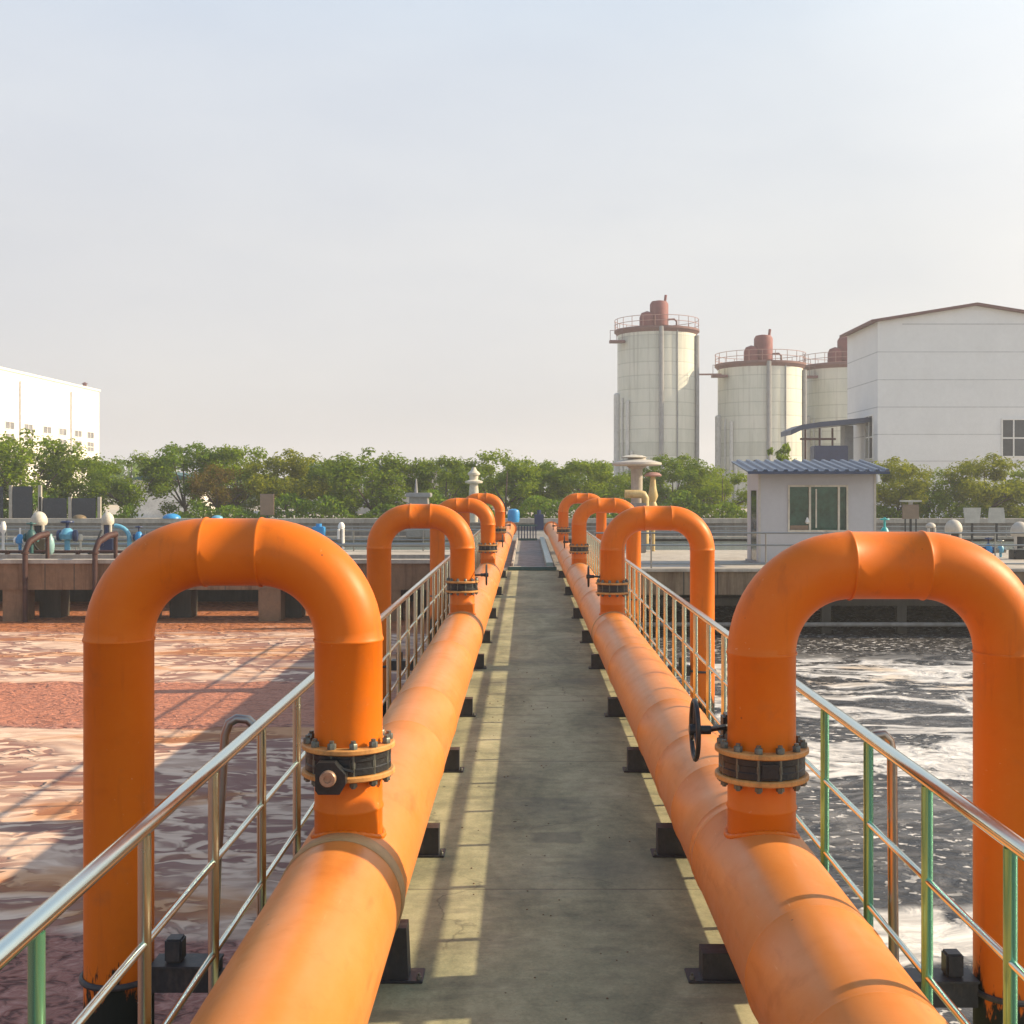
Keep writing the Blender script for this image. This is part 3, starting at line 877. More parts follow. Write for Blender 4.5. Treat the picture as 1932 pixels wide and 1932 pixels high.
b = MB(); rg = random.Random(5)
for k in range(130):
    y = 3.3 + 11 * rg.random() ** 1.3; x = rg.uniform(-0.45, 0.72) if k % 3 else rg.gauss(0.12, 0.12)
    r_ = rg.uniform(0.002, 0.0065) * (0.8 + 0.05 * y)
    b.lathe([(r_ * 0.8, 0.0005), (r_, r_ * 0.4), (r_ * 0.5, r_ * rg.uniform(0.6, 1.0))], (x, y, 0), 5)
tag(b.build("grit", M['olive']), "dark grit scattered on the concrete walkway", "grit", kind='stuff')

# ------------------------------------------------------------------ cross channels on pillars
t = thing("concrete_channel", (0, 35.5, 0), "rust stained concrete channel on pillars at the back of the brown tank", "channel")
LX = -1.37
b = MB(); b.box(-60, LX, 0.0, 0.30, -0.86, -0.075); b.build("edge_beam", M['beam'], t)
b = MB(); b.box(-60, LX, -0.09, 0.40, -0.073, 0.04); b.build("coping", M['conc'], t)
b = MB(); b.box(-60, LX, 0.302, 1.5, -0.86, -0.50); b.box(-60, LX, 1.502, 1.75, -0.86, -0.12); b.build("trough", M['beam_grey'], t)
b = MB(); b.box(-60, LX, 3.3, 6.4, -0.30, 0.0); b.build("deck", M['conc'], t)
b = MB()
x = -16.5
cuts = []
for px in (85, 140, 330, 425, 590, 660):
    w = img(px, 1100, 35.5).x
    b.box(w - 0.012, w + 0.012, -0.006, 0.0, -0.855, -0.08)
b.build("beam_joint", M['conc_dark'], t)
for k, px in enumerate((-290, 25, 270, 508, 735)):
    w = img(px, 1100, 35.5).x
    b = MB(); b.box(w - 0.33, w + 0.33, 0.03, 0.75, -4.0, -0.862); b.build("pillar", M['beam'], t)
    w = img(px + 72 if k != 3 else px + 42, 1100, 36.6).x
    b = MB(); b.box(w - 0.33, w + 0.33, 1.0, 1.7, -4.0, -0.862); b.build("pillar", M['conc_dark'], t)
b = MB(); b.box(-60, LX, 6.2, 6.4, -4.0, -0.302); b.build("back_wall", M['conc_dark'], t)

t = thing("concrete_channel", (0, 32.0, 0), "brown grey concrete channel carrying the cabin at the back of the dark tank", "channel")
RX = 1.63
b = MB(); b.box(RX, 60, 0.0, 0.30, -0.70, -0.075); b.build("edge_beam", M['beam_grey'], t)
b = MB(); b.box(RX, 60, -0.09, 0.40, -0.073, 0.0); b.build("coping", M['conc'], t)
b = MB(); b.box(RX, 60, 0.402, 9.9, -0.5, -0.004); b.build("deck", M['conc'], t)
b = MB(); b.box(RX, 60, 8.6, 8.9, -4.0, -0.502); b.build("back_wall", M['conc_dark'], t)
for px in (1215, 1290, 1354, 1440, 1530):
    w = img(px, 1100, 32).x
    b = MB(); b.box(w - 0.015, w + 0.015, -0.006, 0.0, -0.695, -0.08); b.build("beam_joint", M['conc_dark'], t)
b = MB(); b.box(RX, 60, 0.5, 0.7, -1.04, -0.83)
for px in (1558, 1700, 1850, 1990):
    w = img(px, 1100, 32.6).x
    b.box(w - 0.13, w + 0.13, 0.52, 0.68, -4.0, -1.041); b.box(w - 0.13, w + 0.13, 0.52, 0.68, -0.829, -0.503)
b.build("support_rack", M['conc_dark'], t)
b = MB(); b.tube([(RX, 0.3, -1.53), (60, 0.3, -1.53)], 0.06, 10); b.build("air_pipe", M['conc_grey'], t)

# fence on the deck
def deck_fence(name, x0, x1, y, label, step, zt=0.95, rails=(0.95, 0.62, 0.12), r_=0.022, m_='steel_dark'):
    t = thing(name, (x0, y, 0), label, "fence")
    b = MB()
    for z in rails:
        b.tube([(0, 0, z), (x1 - x0, 0, z)], r_, 8)
    b.build("rails", M[m_], t)
    n = int((x1 - x0) / step)
    bm_ = MB(); bm_.tube([(0, 0, 0), (0, 0, zt)], r_, 8); me = bm_.mesh("post", M[m_])
    for k in range(n + 1):
        o = bpy.data.objects.new("post", me); col.objects.link(o); o.parent = t
        o.location = (k * step, 0, 0)
    return t


deck_fence("deck_fence", 1.8, 22, 32.25, "thin grey tube fence on the channel edge in front of the grey cabin", 1.55)
deck_fence("deck_fence", -30, -1.6, 41.2, "thin dark tube fence along the deck behind the blue pumps", 2.4, 0.72, (0.72, 0.38), 0.024)

# ------------------------------------------------------------------ equipment on the channels
def at(px, py, Y):
    return img(px, py, Y)


def dome_pump(px, ybase, Y, dome_w, dome_top, dome_bot, body, body_m, label, dome_m='ivory', flip=1):
    p0 = at(px, ybase, Y); z0 = p0.z
    s = Y / FPX
    t = thing("pump", (p0.x, Y, z0), label, "pump", "pumps with pale motor domes on the decks")
    h_top = (ybase - dome_top) * s; h_bot = (ybase - dome_bot) * s; rw = dome_w / 2 * s
    b = MB()
    prof = [(rw * 0.82, h_bot), (rw * 0.98, h_bot + (h_top - h_bot) * 0.15)]
    for k in range(8):
        a = R(90) * k / 7
        prof.append((max(0.01, rw * math.cos(a)), h_bot + (h_top - h_bot) * (0.3 + 0.7 * math.sin(a))))
    b.lathe(prof, (0, 0, 0), 20); b.build("motor_dome", M[dome_m], t)
    b = MB(); b.lathe([(rw * 0.75, h_bot * 0.55), (rw * 0.6, h_bot * 0.62), (rw * 0.55, h_bot - 0.002)], (0, 0, 0), 16)
    b.build("lantern", M[body_m], t)
    b = MB(); b.bevbox(-rw * 0.95, rw * 0.95, -rw * 0.8, rw * 0.8, 0.0, h_bot * 0.5, 0.02)
    b.tube([(-rw * 0.6, 0, h_bot * 0.3), (-rw * 0.6, -rw, h_bot * 0.3)], rw * 0.35, 14)
    b.build("base", M[body], t)
    b = MB(); b.tube([(rw * 0.62, -0.1, 0), (rw * 0.62, -0.1, h_bot)], 0.05, 8); b.tube([(-rw * 0.62, -0.1, h_bot * 0.5), (-rw * 0.62, -0.1, h_bot)], 0.05, 8)
    b.build("strut", M[dome_m], t)
    return t


def valve_set(px, ybase, Y, w, ytop, m1, m2, label, wheel=True):
    p0 = at(px, ybase, Y); s = Y / FPX
    t = thing("gate_valve", (p0.x, Y, p0.z), label, "valve", "small valves on the decks")
    h = (ybase - ytop) * s; r_ = w / 2 * s
    b = MB(); b.lathe([(r_ * 0.35, 0), (r_ * 0.35, h * 0.35), (r_ * 0.85, h * 0.40), (r_ * 0.95, h * 0.55), (r_ * 0.6, h * 0.70), (r_ * 0.35, h * 0.75)], (0, 0, 0), 18)
    b.tube([(-r_, 0, h * 0.5), (r_, 0, h * 0.5)], r_ * 0.5, 16)
    b.build("valve_body", M[m1], t)
    b = MB(); b.tube([(0, 0, h * 0.74), (0, 0, h)], r_ * 0.2, 10)
    if wheel:
        b.tube([(r_ * 0.7 * math.cos(2 * math.pi * k / 18), r_ * 0.7 * math.sin(2 * math.pi * k / 18), h * 0.95) for k in range(18)], r_ * 0.14, 8, closed=True)
    b.build("wheel", M[m2], t)
    for sx in (-1, 1):
        b = MB(); b.lathe([(r_ * 0.75, -0.03), (r_ * 0.75, 0.03)], (sx * r_, 0, h * 0.5), 16, Matrix.Rotation(R(90), 4, 'Y')); b.build("flange", M[m2], t)
    return t


PY = 39.6
dome_pump(74, 1042, PY, 30, 965, 991, 'olive', 'black', "big ivory domed pump on an olive base, at the edge of the brown tank's deck")
dome_pump(203, 1042, PY, 24, 966, 990, 'navy', 'navy', "ivory domed pump with a navy body beside the light blue bent pipe")
valve_set(127, 1040, PY, 30, 982, 'skyblue', 'navy', "blue valve between the two ivory domed pumps")
valve_set(262, 1036, PY, 17, 992, 'blue', 'navy', "small blue valve just past the light blue bent pipe")
valve_set(38, 1044, PY, 17, 996, 'blue', 'white', "bright blue valve left of the olive based pump", False)
valve_set(59, 1044, PY - 0.8, 22, 985, 'teal', 'teal', "dark teal valve in front of the big ivory domed pump")
b = MB(); c0 = at(216, 992, PY); s = PY / FPX
arc = [(0, 0, 0)] + [(0.55 * math.sin(R(a)) * 0.9, 0, -0.42 + 0.42 * math.cos(R(a))) for a in range(10, 91, 10)] + [(0.495, 0, -0.9)]
b.tube(arc, 0.075, 14)
tag(b.build("bent_pipe", M['skyblue'], loc=c0, sharp=60), "light blue pipe bending down from the navy bodied pump", "pipe")
b = MB(); c0 = at(94, 1046, PY - 1.2); b.lathe([(0.07, 0), (0.13, 0.08), (0.15, 0.30), (0.12, 0.5), (0.07, 0.60), (0.07, 0.66)], (0, 0, 0), 18)
tag(b.build("surge_bottle", M['paleteal'], loc=c0), "pale teal bottle shaped vessel beside the big ivory domed pump", "vessel")
for px, y0, y1, lab in ((46, 1000, 1170, "rusty red brown pipe hooked over the channel edge by the olive based pump"), (178, 993, 1140, "rusty red brown pipe hooked over the channel edge by the navy bodied pump")):
    p0, p1 = at(px, y0, 35.25), at(px, y1, 35.25)
    b = MB()
    b.tube([(0.30, 0.9, 0.62), (0.20, 0.5, 0.58), (0.06, 0.16, 0.42), (0.0, 0.0, 0.15), (0, 0, -1.2), (0, 0, -2.4)], [0.10, 0.10, 0.095, 0.08, 0.07, 0.07], 12)
    b.tube([(0.30, 0.9, 0.66), (0.30, 0.9, -0.15)], 0.06, 10)
    b.lathe([(0.12, -0.03), (0.12, 0.03)], (0, 0, 0.10), 14)
    tag(b.build("rusty_pipe", M['rust'], loc=(p0.x, 35.3, 0.15), sharp=60), lab, "pipe", "rusty pipes over the channel edge")
for px, y0, y1, r_, m_, nm, lab in ((6, 984, 1042, 0.07, 'white', "lamp_bollard", "white headed bollard at the frame edge by the bright blue valve"), (152, 1008, 1042, 0.06, 'ivory', "lamp_bollard", "short ivory headed bollard between the blue valve and the navy pump")):
    p0 = at(px, y1, PY); h = (y1 - y0) * PY / FPX
    b = MB(); b.lathe([(r_ * 0.6, 0), (r_ * 0.6, h * 0.6), (r_ * 1.3, h * 0.68), (r_ * 1.4, h * 0.85), (r_ * 0.8, h)], (0, 0, 0), 14)
    tag(b.build(nm, M[m_], loc=p0), lab, "bollard", "bollards on the deck")
p0 = at(647, 1034, 41.8)
dome_pump(644, 1036, 41.0, 13, 985, 998, 'conc_grey', 'conc_grey', "small white domed pump seen past the near arch", 'white')
p0 = at(612, 1030, 42); b = MB(); b.bevbox(-0.2, 0.2, -0.2, 0.2, 0, 0.85, 0.03); b.lathe([(0.1, 0.851), (0.1, 0.95)], (0, 0, 0), 12)
tag(b.build("control_box", M['blue'], loc=(p0.x, 40.9, 0)), "blue control box beside the small white domed pump", "box")
for (xa, xb, y, z, r_, m_, nm, lab) in ((-29, -2.0, 40.9, 0.22, 0.07, 'steel_dark', "service_pipe", "long grey service pipe low along the deck behind the blue valves"),
                                  (-20, -9.0, 39.0, 0.09, 0.05, 'rust', "service_pipe", "thin rusty pipe on the deck edge in front of the ivory domed pumps")):
    b = MB(); b.tube([(xa, y, z), (xb, y, z)], r_, 10)
    k = xa + 0.7
    while k < xb:
        b.box(k - 0.05, k + 0.05, y - 0.08, y + 0.08, 0.001, z); k += 2.3
    tag(b.build(nm, M[m_]), lab, "pipe")
for (px, tx, lab) in ((74, 98, "black hose trailing from the big ivory domed pump"), (203, 180, "black hose trailing from the navy bodied pump")):
    p0 = at(px, 1025, PY); p1 = at(tx, 1040, PY)
    pts = [p0.lerp(p1, q / 10) + Vector((0, -0.55 - 0.15 * math.sin(q * 0.7), -0.0)) for q in range(11)]
    for q, v in enumerate(pts):
        v.z = 0.04 + max(0.0, 0.75 - 0.14 * q) * (0.9 + 0.1 * math.cos(q))
    b = MB(); b.tube(pts, 0.035, 8)
    tag(b.build("hose", M['black'], sharp=60), lab, "hose", "hoses on the pump deck")
# right deck
RYp = 36.5
valve_set(1669, 1052, RYp, 22, 976, 'teal_light', 'teal_light', "turquoise valve right of the grey cabin")
dome_pump(1799, 1062, RYp, 32, 980, 1006, 'black', 'black', "white domed pump seen above the near arch over dark water", 'paleboard', -1)
dome_pump(1924, 1062, RYp, 34, 984, 1012, 'black', 'black', "white domed pump with black body at the frame edge", 'paleboard', -1)
dome_pump(1756, 1050, 41.0, 18, 986, 996, 'conc_grey', 'conc_grey', "small low white dome between the brown board and the white pump", 'paleboard')
valve_set(1865, 1062, RYp, 17, 1014, 'blue', 'navy', "bright blue valve between the two white domed pumps")
valve_set(1888, 1058, RYp + 1, 14, 1018, 'skyblue', 'steel_dark', "paler blue valve next to the bright blue one")


def board(px, y0, y1, ybase, w0, w1, Y, m_, label, cap=False):
    p0 = at(px, ybase, Y); s = Y / FPX
    t = thing("notice_board", (p0.x, Y, p0.z), label, "board", "boards on posts behind the pumps")
    b = MB()
    zt, zb = (ybase - y0) * s, (ybase - y1) * s
    b.prism([(-w1 / 2 * s, zb), (w1 / 2 * s, zb), (w0 / 2 * s, zt), (-w0 / 2 * s, zt)], -0.04, 0.04, 'Y')
    b.build("board_face", M[m_], t)
    b = MB(); b.box(-0.05, 0.05, -0.02, 0.02, 0, zb - 0.002)
    if cap:
        b.box(-0.28, -0.22, -0.02, 0.02, 0, zb - 0.002); b.box(0.22, 0.28, -0.02, 0.02, 0, zb - 0.002)
    b.build("post", M['black'], t)
    if cap:
        b = MB(); b.box(-w0 / 2 * s - 0.08, w0 / 2 * s + 0.08, -0.2, 0.2, zt + 0.12, zt + 0.2); b.box(-0.1, 0.1, -0.03, 0.03, zt + 0.001, zt + 0.119)
        b.build("rain_cap", M['paleboard'], t)
    return t


board(1718, 952, 979, 1020, 30, 31, 55, 'sign', "brown board with a pale rain cap right of the grey cabin", True)
board(1834, 958, 987, 1020, 33, 27, 55, 'paleboard', "pale tapered board on a black post, left one of the pair")
board(1880, 958, 987, 1020, 27, 33, 55, 'paleboard', "pale tapered board on a black post, right one of the pair")
board(504, 932, 972, 990, 26, 26, 63.3, 'sign', "brown box board in front of the trees, above the near arch")

# blue drum, dark box at the far end
b = MB(); b.lathe([(0.24, 0), (0.28, 0.1), (0.28, 0.46), (0.24, 0.56), (0.10, 0.62)], (0, 0, 0), 22)
p = at(969, 985, 56); tag(b.build("blue_drum", M['blue'], loc=p), "blue drum near the end of the thick pipe", "drum")
b = MB(); b.bevbox(-0.22, 0.22, -0.2, 0.2, 0, 0.75, 0.03); b.tube([(0, 0, 0.74), (0, 0, 0.95)], 0.1, 10)
p = at(1017, 1000, 57); tag(b.build("meter_box", M['navy'], loc=p), "dark navy meter box at the far end of the walkway", "box")

# ventilators behind the arches on the dark water side
t = thing("mushroom_vent", (at(1204, 1042, 41).x, 41.5, 0), "large pale mushroom vent on a thick column, in front of the tall silo", "vent", "mushroom vents on the deck")
h = 2.15 + (922 - 872) * 41.5 / FPX
b = MB(); b.lathe([(0.20, 0), (0.20, h - 0.25), (0.34, h - 0.16), (0.34, h - 0.10)], (0, 0, 0), 24); b.build("column", M['conc'], t)
b = MB(); b.lathe([(0.75, h - 0.13), (0.86, h - 0.09), (0.86, h - 0.02), (0.60, h + 0.05), (0.32, h + 0.10), (0.30, h + 0.14)], (0, 0, 0), 36); b.build("cap", M['paleboard'], t)
b = MB(); b.lathe([(0.42, h + 0.141), (0.46, h + 0.17), (0.30, h + 0.23), (0.05, h + 0.26)], (-0.1, 0, 0), 28); b.build("top_disc", M['ivory'], t)
t = thing("mushroom_vent", (at(1232, 1042, 41).x, 41.0, 0), "small yellowish mushroom vent beside the large pale one", "vent", "mushroom vents on the deck")
h = 2.15 + (922 - 899) * 41 / FPX
b = MB(); b.lathe([(0.07, 0), (0.07, 1.1), (0.13, 1.2), (0.16, 1.55), (0.10, 1.7), (0.18, 1.9), (0.12, 2.15), (0.08, h)], (0, 0, 0), 18); b.build("stem", M['yellow'], t)
b = MB(); b.lathe([(0.27, h), (0.31, h + 0.04), (0.22, h + 0.12), (0.05, h + 0.15)], (0, 0, 0), 24); b.build("cap", M['silo_rail'], t)
t = thing("yellow_pipe_elbow", (at(1205, 1042, 40).x, 40.2, 0), "cream yellow pipe elbow on a grey plinth beside the mushroom vents", "pipe")
h = 2.15 + (922 - 935) * 40.2 / FPX
b = MB(); b.bevbox(-0.32, 0.25, -0.25, 0.25, 0, h - 0.25, 0.02); b.build("plinth", M['conc_grey'], t)
b = MB(); b.tube([(-0.45, 0, h + 0.05), (0.05, 0, h + 0.05), (0.18, 0, h + 0.02), (0.24, 0, h - 0.08), (0.25, 0, 0.3)], [0.14, 0.14, 0.14, 0.13, 0.11], 16); b.build("elbow", M['yellow'], t, sharp=60)

# white vent and grey kiosk on the brown tank side
b = MB(); s = 58 / FPX
p = at(894, 985, 58)
b.lathe([(0.20, 0), (0.20, 0.9), (0.24, 1.4), (0.20, 1.85), (0.42, 1.9), (0.44, 1.98), (0.21, 2.06), (0.22, 2.25), (0.30, 2.3), (0.30, 2.38), (0.16, 2.50), (0.08, 2.66)], (0, 0, 0), 22)
tag(b.build("vent_stack", M['ivory'], loc=p), "white stepped vent stack standing behind the far arches", "vent")
t = thing("kiosk", (at(789, 990, 60).x, 60.5, -0.3), "small grey tapered kiosk with a thin spike, behind the second arch", "kiosk")
s = 60 / FPX
b = MB(); b.prism([(-0.62, 0), (0.62, 0), (0.45, 2.02), (-0.45, 2.02)], -0.5, 0.5, 'Y'); b.build("body", M['conc_grey'], t)
b = MB(); b.bevbox(-0.62, 0.62, -0.62, 0.62, 2.022, 2.24, 0.03); b.build("roof", M['silo_pipe'], t)
b = MB(); b.tube([(-0.15, 0, 2.24), (-0.15, 0, 2.95)], [0.09, 0.04], 10); b.build("spike", M['silo_pipe'], t)
# blue domes peeping above the far wall
for px, w, m_, lab in ((322, 34, 'blue', "bright blue dome cover on the far wall below the white patch"), (408, 22, 'skyblue', "light blue dome cover on the far wall past the bright blue one"), (147, 26, 'olive', "tan rounded cover on the far wall behind the blue valve")):
    p = at(px, 977, 62.0); r_ = w / 2 * 62 / FPX
    b = MB(); b.lathe([(r_, 0)] + [(max(0.01, r_ * math.cos(R(a))), r_ * 0.55 * math.sin(R(a))) for a in range(15, 91, 15)], (0, 0, 0), 20)
    tag(b.build("dome_cover", M[m_], loc=(p.x, 62.2, 0.601)), lab, "cover", "dome covers on the far wall")

# dark panel fence
def panel_fence(x0, x1, n, zt, label, bright):
    t = thing("panel_fence", (x0, 63.5, zg), label, "fence")
    st = (x1 - x0) / n
    for k in range(n):
        b = MB(); b.box(k * st + 0.08, (k + 1) * st - 0.42 * (1 if bright else .5), -0.03, 0.03, 0.25, zt - zg); b.build("panel", M['panel'], t)
    for k in range(n + 1):
        b = MB(); b.box(k * st - 0.09, k * st + 0.07, -0.08, 0.08, 0, zt - zg + 0.06); b.build("post", M['conc'], t)
    return t


panel_fence(at(-34, 0, 63.5).x, at(76, 0, 63.5).x, 2, 2.27, "tall dark panel fence with pale posts under the trees at the frame edge", True)
panel_fence(at(78, 0, 63.5).x, at(188, 0, 63.5).x, 2, 1.65, "lower dark panel fence with thin pale posts beside the tall one", False)

# ------------------------------------------------------------------ grey cabin
t = thing("control_cabin", (6.6, 34.0, 0.0), "light grey control cabin with a blue corrugated roof on the channel deck", "cabin")
W_, D_, H_ = 3.33, 1.8, 2.62
b = MB()
wx0, wx1, wz0, wz1 = (1490 - 1432) * 34 / FPX, (1597 - 1432) * 34 / FPX, 0.97, 2.20
b.box(0, wx0, 0, 0.08, 0.05, H_); b.box(wx1, W_, 0, 0.08, 0.05, H_)
b.box(wx0, wx1, 0, 0.08, 0.05, wz0); b.box(wx0, wx1, 0, 0.08, wz1, H_)
b.box(0, 0.08, 0.081, 0.35, 0.05, H_); b.box(0, 0.08, 1.25, D_ - 0.081, 0.05, H_); b.box(0, 0.08, 0.351, 1.249, 2.1, H_)
b.box(W_ - 0.08, W_, 0.081, D_ - 0.081, 0.05, H_)
b.box(0, W_, D_ - 0.08, D_, 0.05, H_ + 0.28)
b.build("wall", M['cabin'], t)
b = MB(); b.box(-0.05, W_ + 0.05, -0.05, D_ + 0.05, 0.001, 0.049); b.build("floor_frame", M['silo_pipe'], t)
for x in (-0.012, W_ - 0.05):
    b = MB(); b.box(x, x + 0.062, -0.014, 0.05, 0.05, H_ - 0.01)
    b.build("corner_trim", M['paleboard'], t)
dr = MB(); dr.box(0.012, 0.05, 0.352, 1.248, 0.06, 2.09); dr = dr.build("door", M['glass_dark'], t)
h_ = MB(); h_.box(-0.03, 0.011, 0.45, 0.49, 1.0, 1.16); h_.build("handle", M['steel_dark'], dr)
b = MB()
fr = 0.055
b.box(wx0 - 0.05, wx1 + 0.05, -0.03, -0.001, wz1, wz1 + fr); b.box(wx0 - 0.05, wx1 + 0.05, -0.05, -0.001, wz0 - fr, wz0)
b.box(wx0 - 0.05, wx0, -0.03, -0.001, wz0 + 0.001, wz1 - 0.001); b.box(wx1, wx1 + 0.05, -0.03, -0.001, wz0 + 0.001, wz1 - 0.001)
xm = wx0 + (wx1 - wx0) * 0.36; xm2 = wx0 + (wx1 - wx0) * 0.87
b.box(xm - 0.03, xm + 0.03, 0.0, 0.04, wz0 + 0.001, wz1 - 0.001); b.box(xm2 - 0.03, xm2 + 0.03, 0.0, 0.04, wz0 + 0.001, wz1 - 0.001)
b.box(xm + 0.16, xm + 0.20, 0.005, 0.035, wz0 + 0.06, wz1 - 0.06)
wo_ = b.build("window", M['ivory'], t)
b = MB(); b.box(wx0, wx1, 0.045, 0.055, wz0, wz1); b.build("pane", M['glass_green'], wo_)
b = MB(); b.box(wx0 + 0.02, xm - 0.05, 0.01, 0.04, wz0 + 0.005, wz0 + 0.13); b.build("inner_sill", M['sign'], wo_)
b = MB(); b.lathe([(0.03, 0), (0.07, 0.05), (0.05, 0.10), (0.02, 0.18)], (xm - 0.08, -0.01, wz0 + 0.18), 10); b.build("latch", M['white'], wo_)
# corrugated roof falling towards the front
b = MB()
x0, x1 = -0.42, W_ + 0.22
prof = []
x = x0
while x < x1 - 0.01:
    prof += [(x, 0.0), (x + 0.14, 0.0), (x + 0.17, 0.055), (x + 0.255, 0.055)]
    x += 0.285
prof.append((x1, 0.0))
fz, bz = H_ + 0.02, H_ + 0.36
yf, yb = -0.58, D_ + 0.35
top = [(x_, yf, fz + z_) for x_, z_ in prof] + [(x_, yb, bz + z_) for x_, z_ in prof] + [(x_, yf, fz + z_ - 0.035) for x_, z_ in prof] + [(x_, yb, bz + z_ - 0.035) for x_, z_ in prof]
n = len(prof)
fs = []
for k in range(n - 1):
    fs += [(k, k + 1, n + k + 1, n + k), (2 * n + k, 3 * n + k, 3 * n + k + 1, 2 * n + k + 1), (k, 2 * n + k, 2 * n + k + 1, k + 1), (n + k, n + k + 1, 3 * n + k + 1, 3 * n + k)]
fs += [(0, n, 3 * n, 2 * n), (n - 1, 3 * n - 1, 4 * n - 1, 2 * n - 1)]
b.add(top, fs); b.build("roof", M['blueroof'], t, sharp=15)
b = MB(); b.box(x0, x1, yf - 0.03, yf - 0.002, fz - 0.08, fz - 0.005); b.build("fascia", M['bluetrim'], t)

# ------------------------------------------------------------------ hall
HY = 80.0
cx = at(1656, 0, HY).x
t = thing("factory_hall", (cx, HY, 0), "tall pale grey gabled hall with a dull red roof edge beside the silos", "building")
eave = 2.15 + (922 - 607) * HY / FPX
rx = at(1841, 0, HY).x - cx
ridge = 2.15 + (922 - 577) * HY / FPX
DP = 7.6
b = MB(); b.prism([(0, 0), (2 * rx, 0), (2 * rx, eave), (rx, ridge), (0, eave)], 0, DP, 'Y'); b.build("wall", M['hall'], t)
b = MB()
for py in (664, 716.5, 768, 819.5, 870):
    z = 2.15 + (922 - py) * HY / FPX
    b.box(0.0, 2 * rx, -0.012, -0.002, z - 0.022, z + 0.022)
    b.box(-0.012, -0.002, -0.012, DP, z - 0.03, z + 0.03)
z = 2.15 + (922 - 611.5) * HY / FPX
b.box(rx * .25, 2 * rx * .87, -0.012, -0.002, z - 0.03, z + 0.03)
b.build("cladding_joint", M['jointgrey'], t)
b = MB()
th = 0.17
sl = (ridge - eave) / rx
for sx in (0, 1):
    xa, xb = (-0.5, rx) if sx == 0 else (rx, 2 * rx + 0.5)
    za = eave - 0.5 * sl
    P0 = [(xa, za if sx == 0 else ridge), (xb, ridge if sx == 0 else za)]
    b.prism([(P0[0][0], P0[0][1] + 0.01), (P0[1][0], P0[1][1] + 0.01), (P0[1][0], P0[1][1] + 0.01 + th), (P0[0][0], P0[0][1] + 0.01 + th)], -0.35, DP + 0.3, 'Y')
b.build("roof", M['redtrim'], t)


def win(parent, x0, x1, z0, z1, nx, nz, face='front', xoff=0.0):
    b = MB(); p = MB()
    f = 0.09
    def bx(mb_, u0, u1, v0, v1, d0, d1):
        if face == 'front':
            mb_.box(u0, u1, -d1, -d0, v0, v1)
        elif face == 'left':
            mb_.box(xoff - d1, xoff - d0, u0, u1, v0, v1)
        else:
            mb_.box(xoff + d0, xoff + d1, u0, u1, v0, v1)
    bx(b, x0, x1, z1 - f, z1, 0.001, 0.07); bx(b, x0, x1, z0, z0 + f, 0.001, 0.07)
    for k in range(nx + 1):
        u = x0 + (x1 - x0 - f) * k / nx
        bx(b, u, u + f, z0 + f + 0.001, z1 - f - 0.001, 0.001, 0.06)
    for k in range(1, nz):
        v = z0 + (z1 - z0 - f) * k / nz
        bx(b, x0 + f + 0.001, x1 - f - 0.001, v, v + f, 0.001, 0.055)
    w = b.build("window", M['white'], parent)
    bx(p, x0 + f * 0.5, x1 - f * 0.5, z0 + f * 0.5, z1 - f * 0.5, 0.0005, 0.02)
    p.build("pane", M['glass_pale' if face == 'right' else 'glass_dark'], w)
    return w


wx = at(1889, 0, HY).x - cx
win(t, wx, wx + 3.2, 2.15 + (922 - 863) * HY / FPX, 2.15 + (922 - 790) * HY / FPX, 4, 2)
win(t, 1.0, 2.9, 4.15, 7.2, 2, 2, 'left', 0.0)
# canopy and raised tank beside the hall
t = thing("side_canopy", (cx, HY + 3.0, 0), "slate blue canopy reaching out from the side of the grey hall", "canopy")
b = MB()
s = (HY + 3) / FPX
pr = [(-0.02, 7.05), (-2.0, 6.86), (-3.3, 6.74), (-4.6, 6.55), (-5.4, 6.18)]
b.prism(pr + [(x_, z_ - 0.34) for x_, z_ in reversed(pr)], -1.2, 2.2, 'Y'); b.build("canopy_roof", M['bluetrim'], t)
b = MB(); b.box(-1.35, -0.75, 0.2, 1.4, 0, 6.55); b.build("stair_shaft", M['silo_pipe'], t)
for x_ in (-2.1, -3.0, -4.0):
    b = MB(); b.box(x_ - 0.06, x_ + 0.06, 0.6, 0.72, 0, 6.4); b.build("post", M['redtrim'], t)
b = MB(); b.box(-4.4, -1.9, 0.5, 0.59, 5.55, 5.70); b.build("cross_beam", M['redtrim'], t)
b = MB(); b.bevbox(-4.0, -1.7, -0.9, 0.4, 3.4, 4.98, 0.06)
for x_, y_ in ((-3.8, -0.7), (-1.9, -0.7), (-3.8, 0.2), (-1.9, 0.2)):
    b.box(x_ - 0.08, x_ + 0.08, y_ - 0.08, y_ + 0.08, 0, 3.399)
tag(b.build("raised_tank", M['navy'], loc=(cx, HY + 1.9, 0.1)), "navy raised tank under the slate blue canopy", "tank")

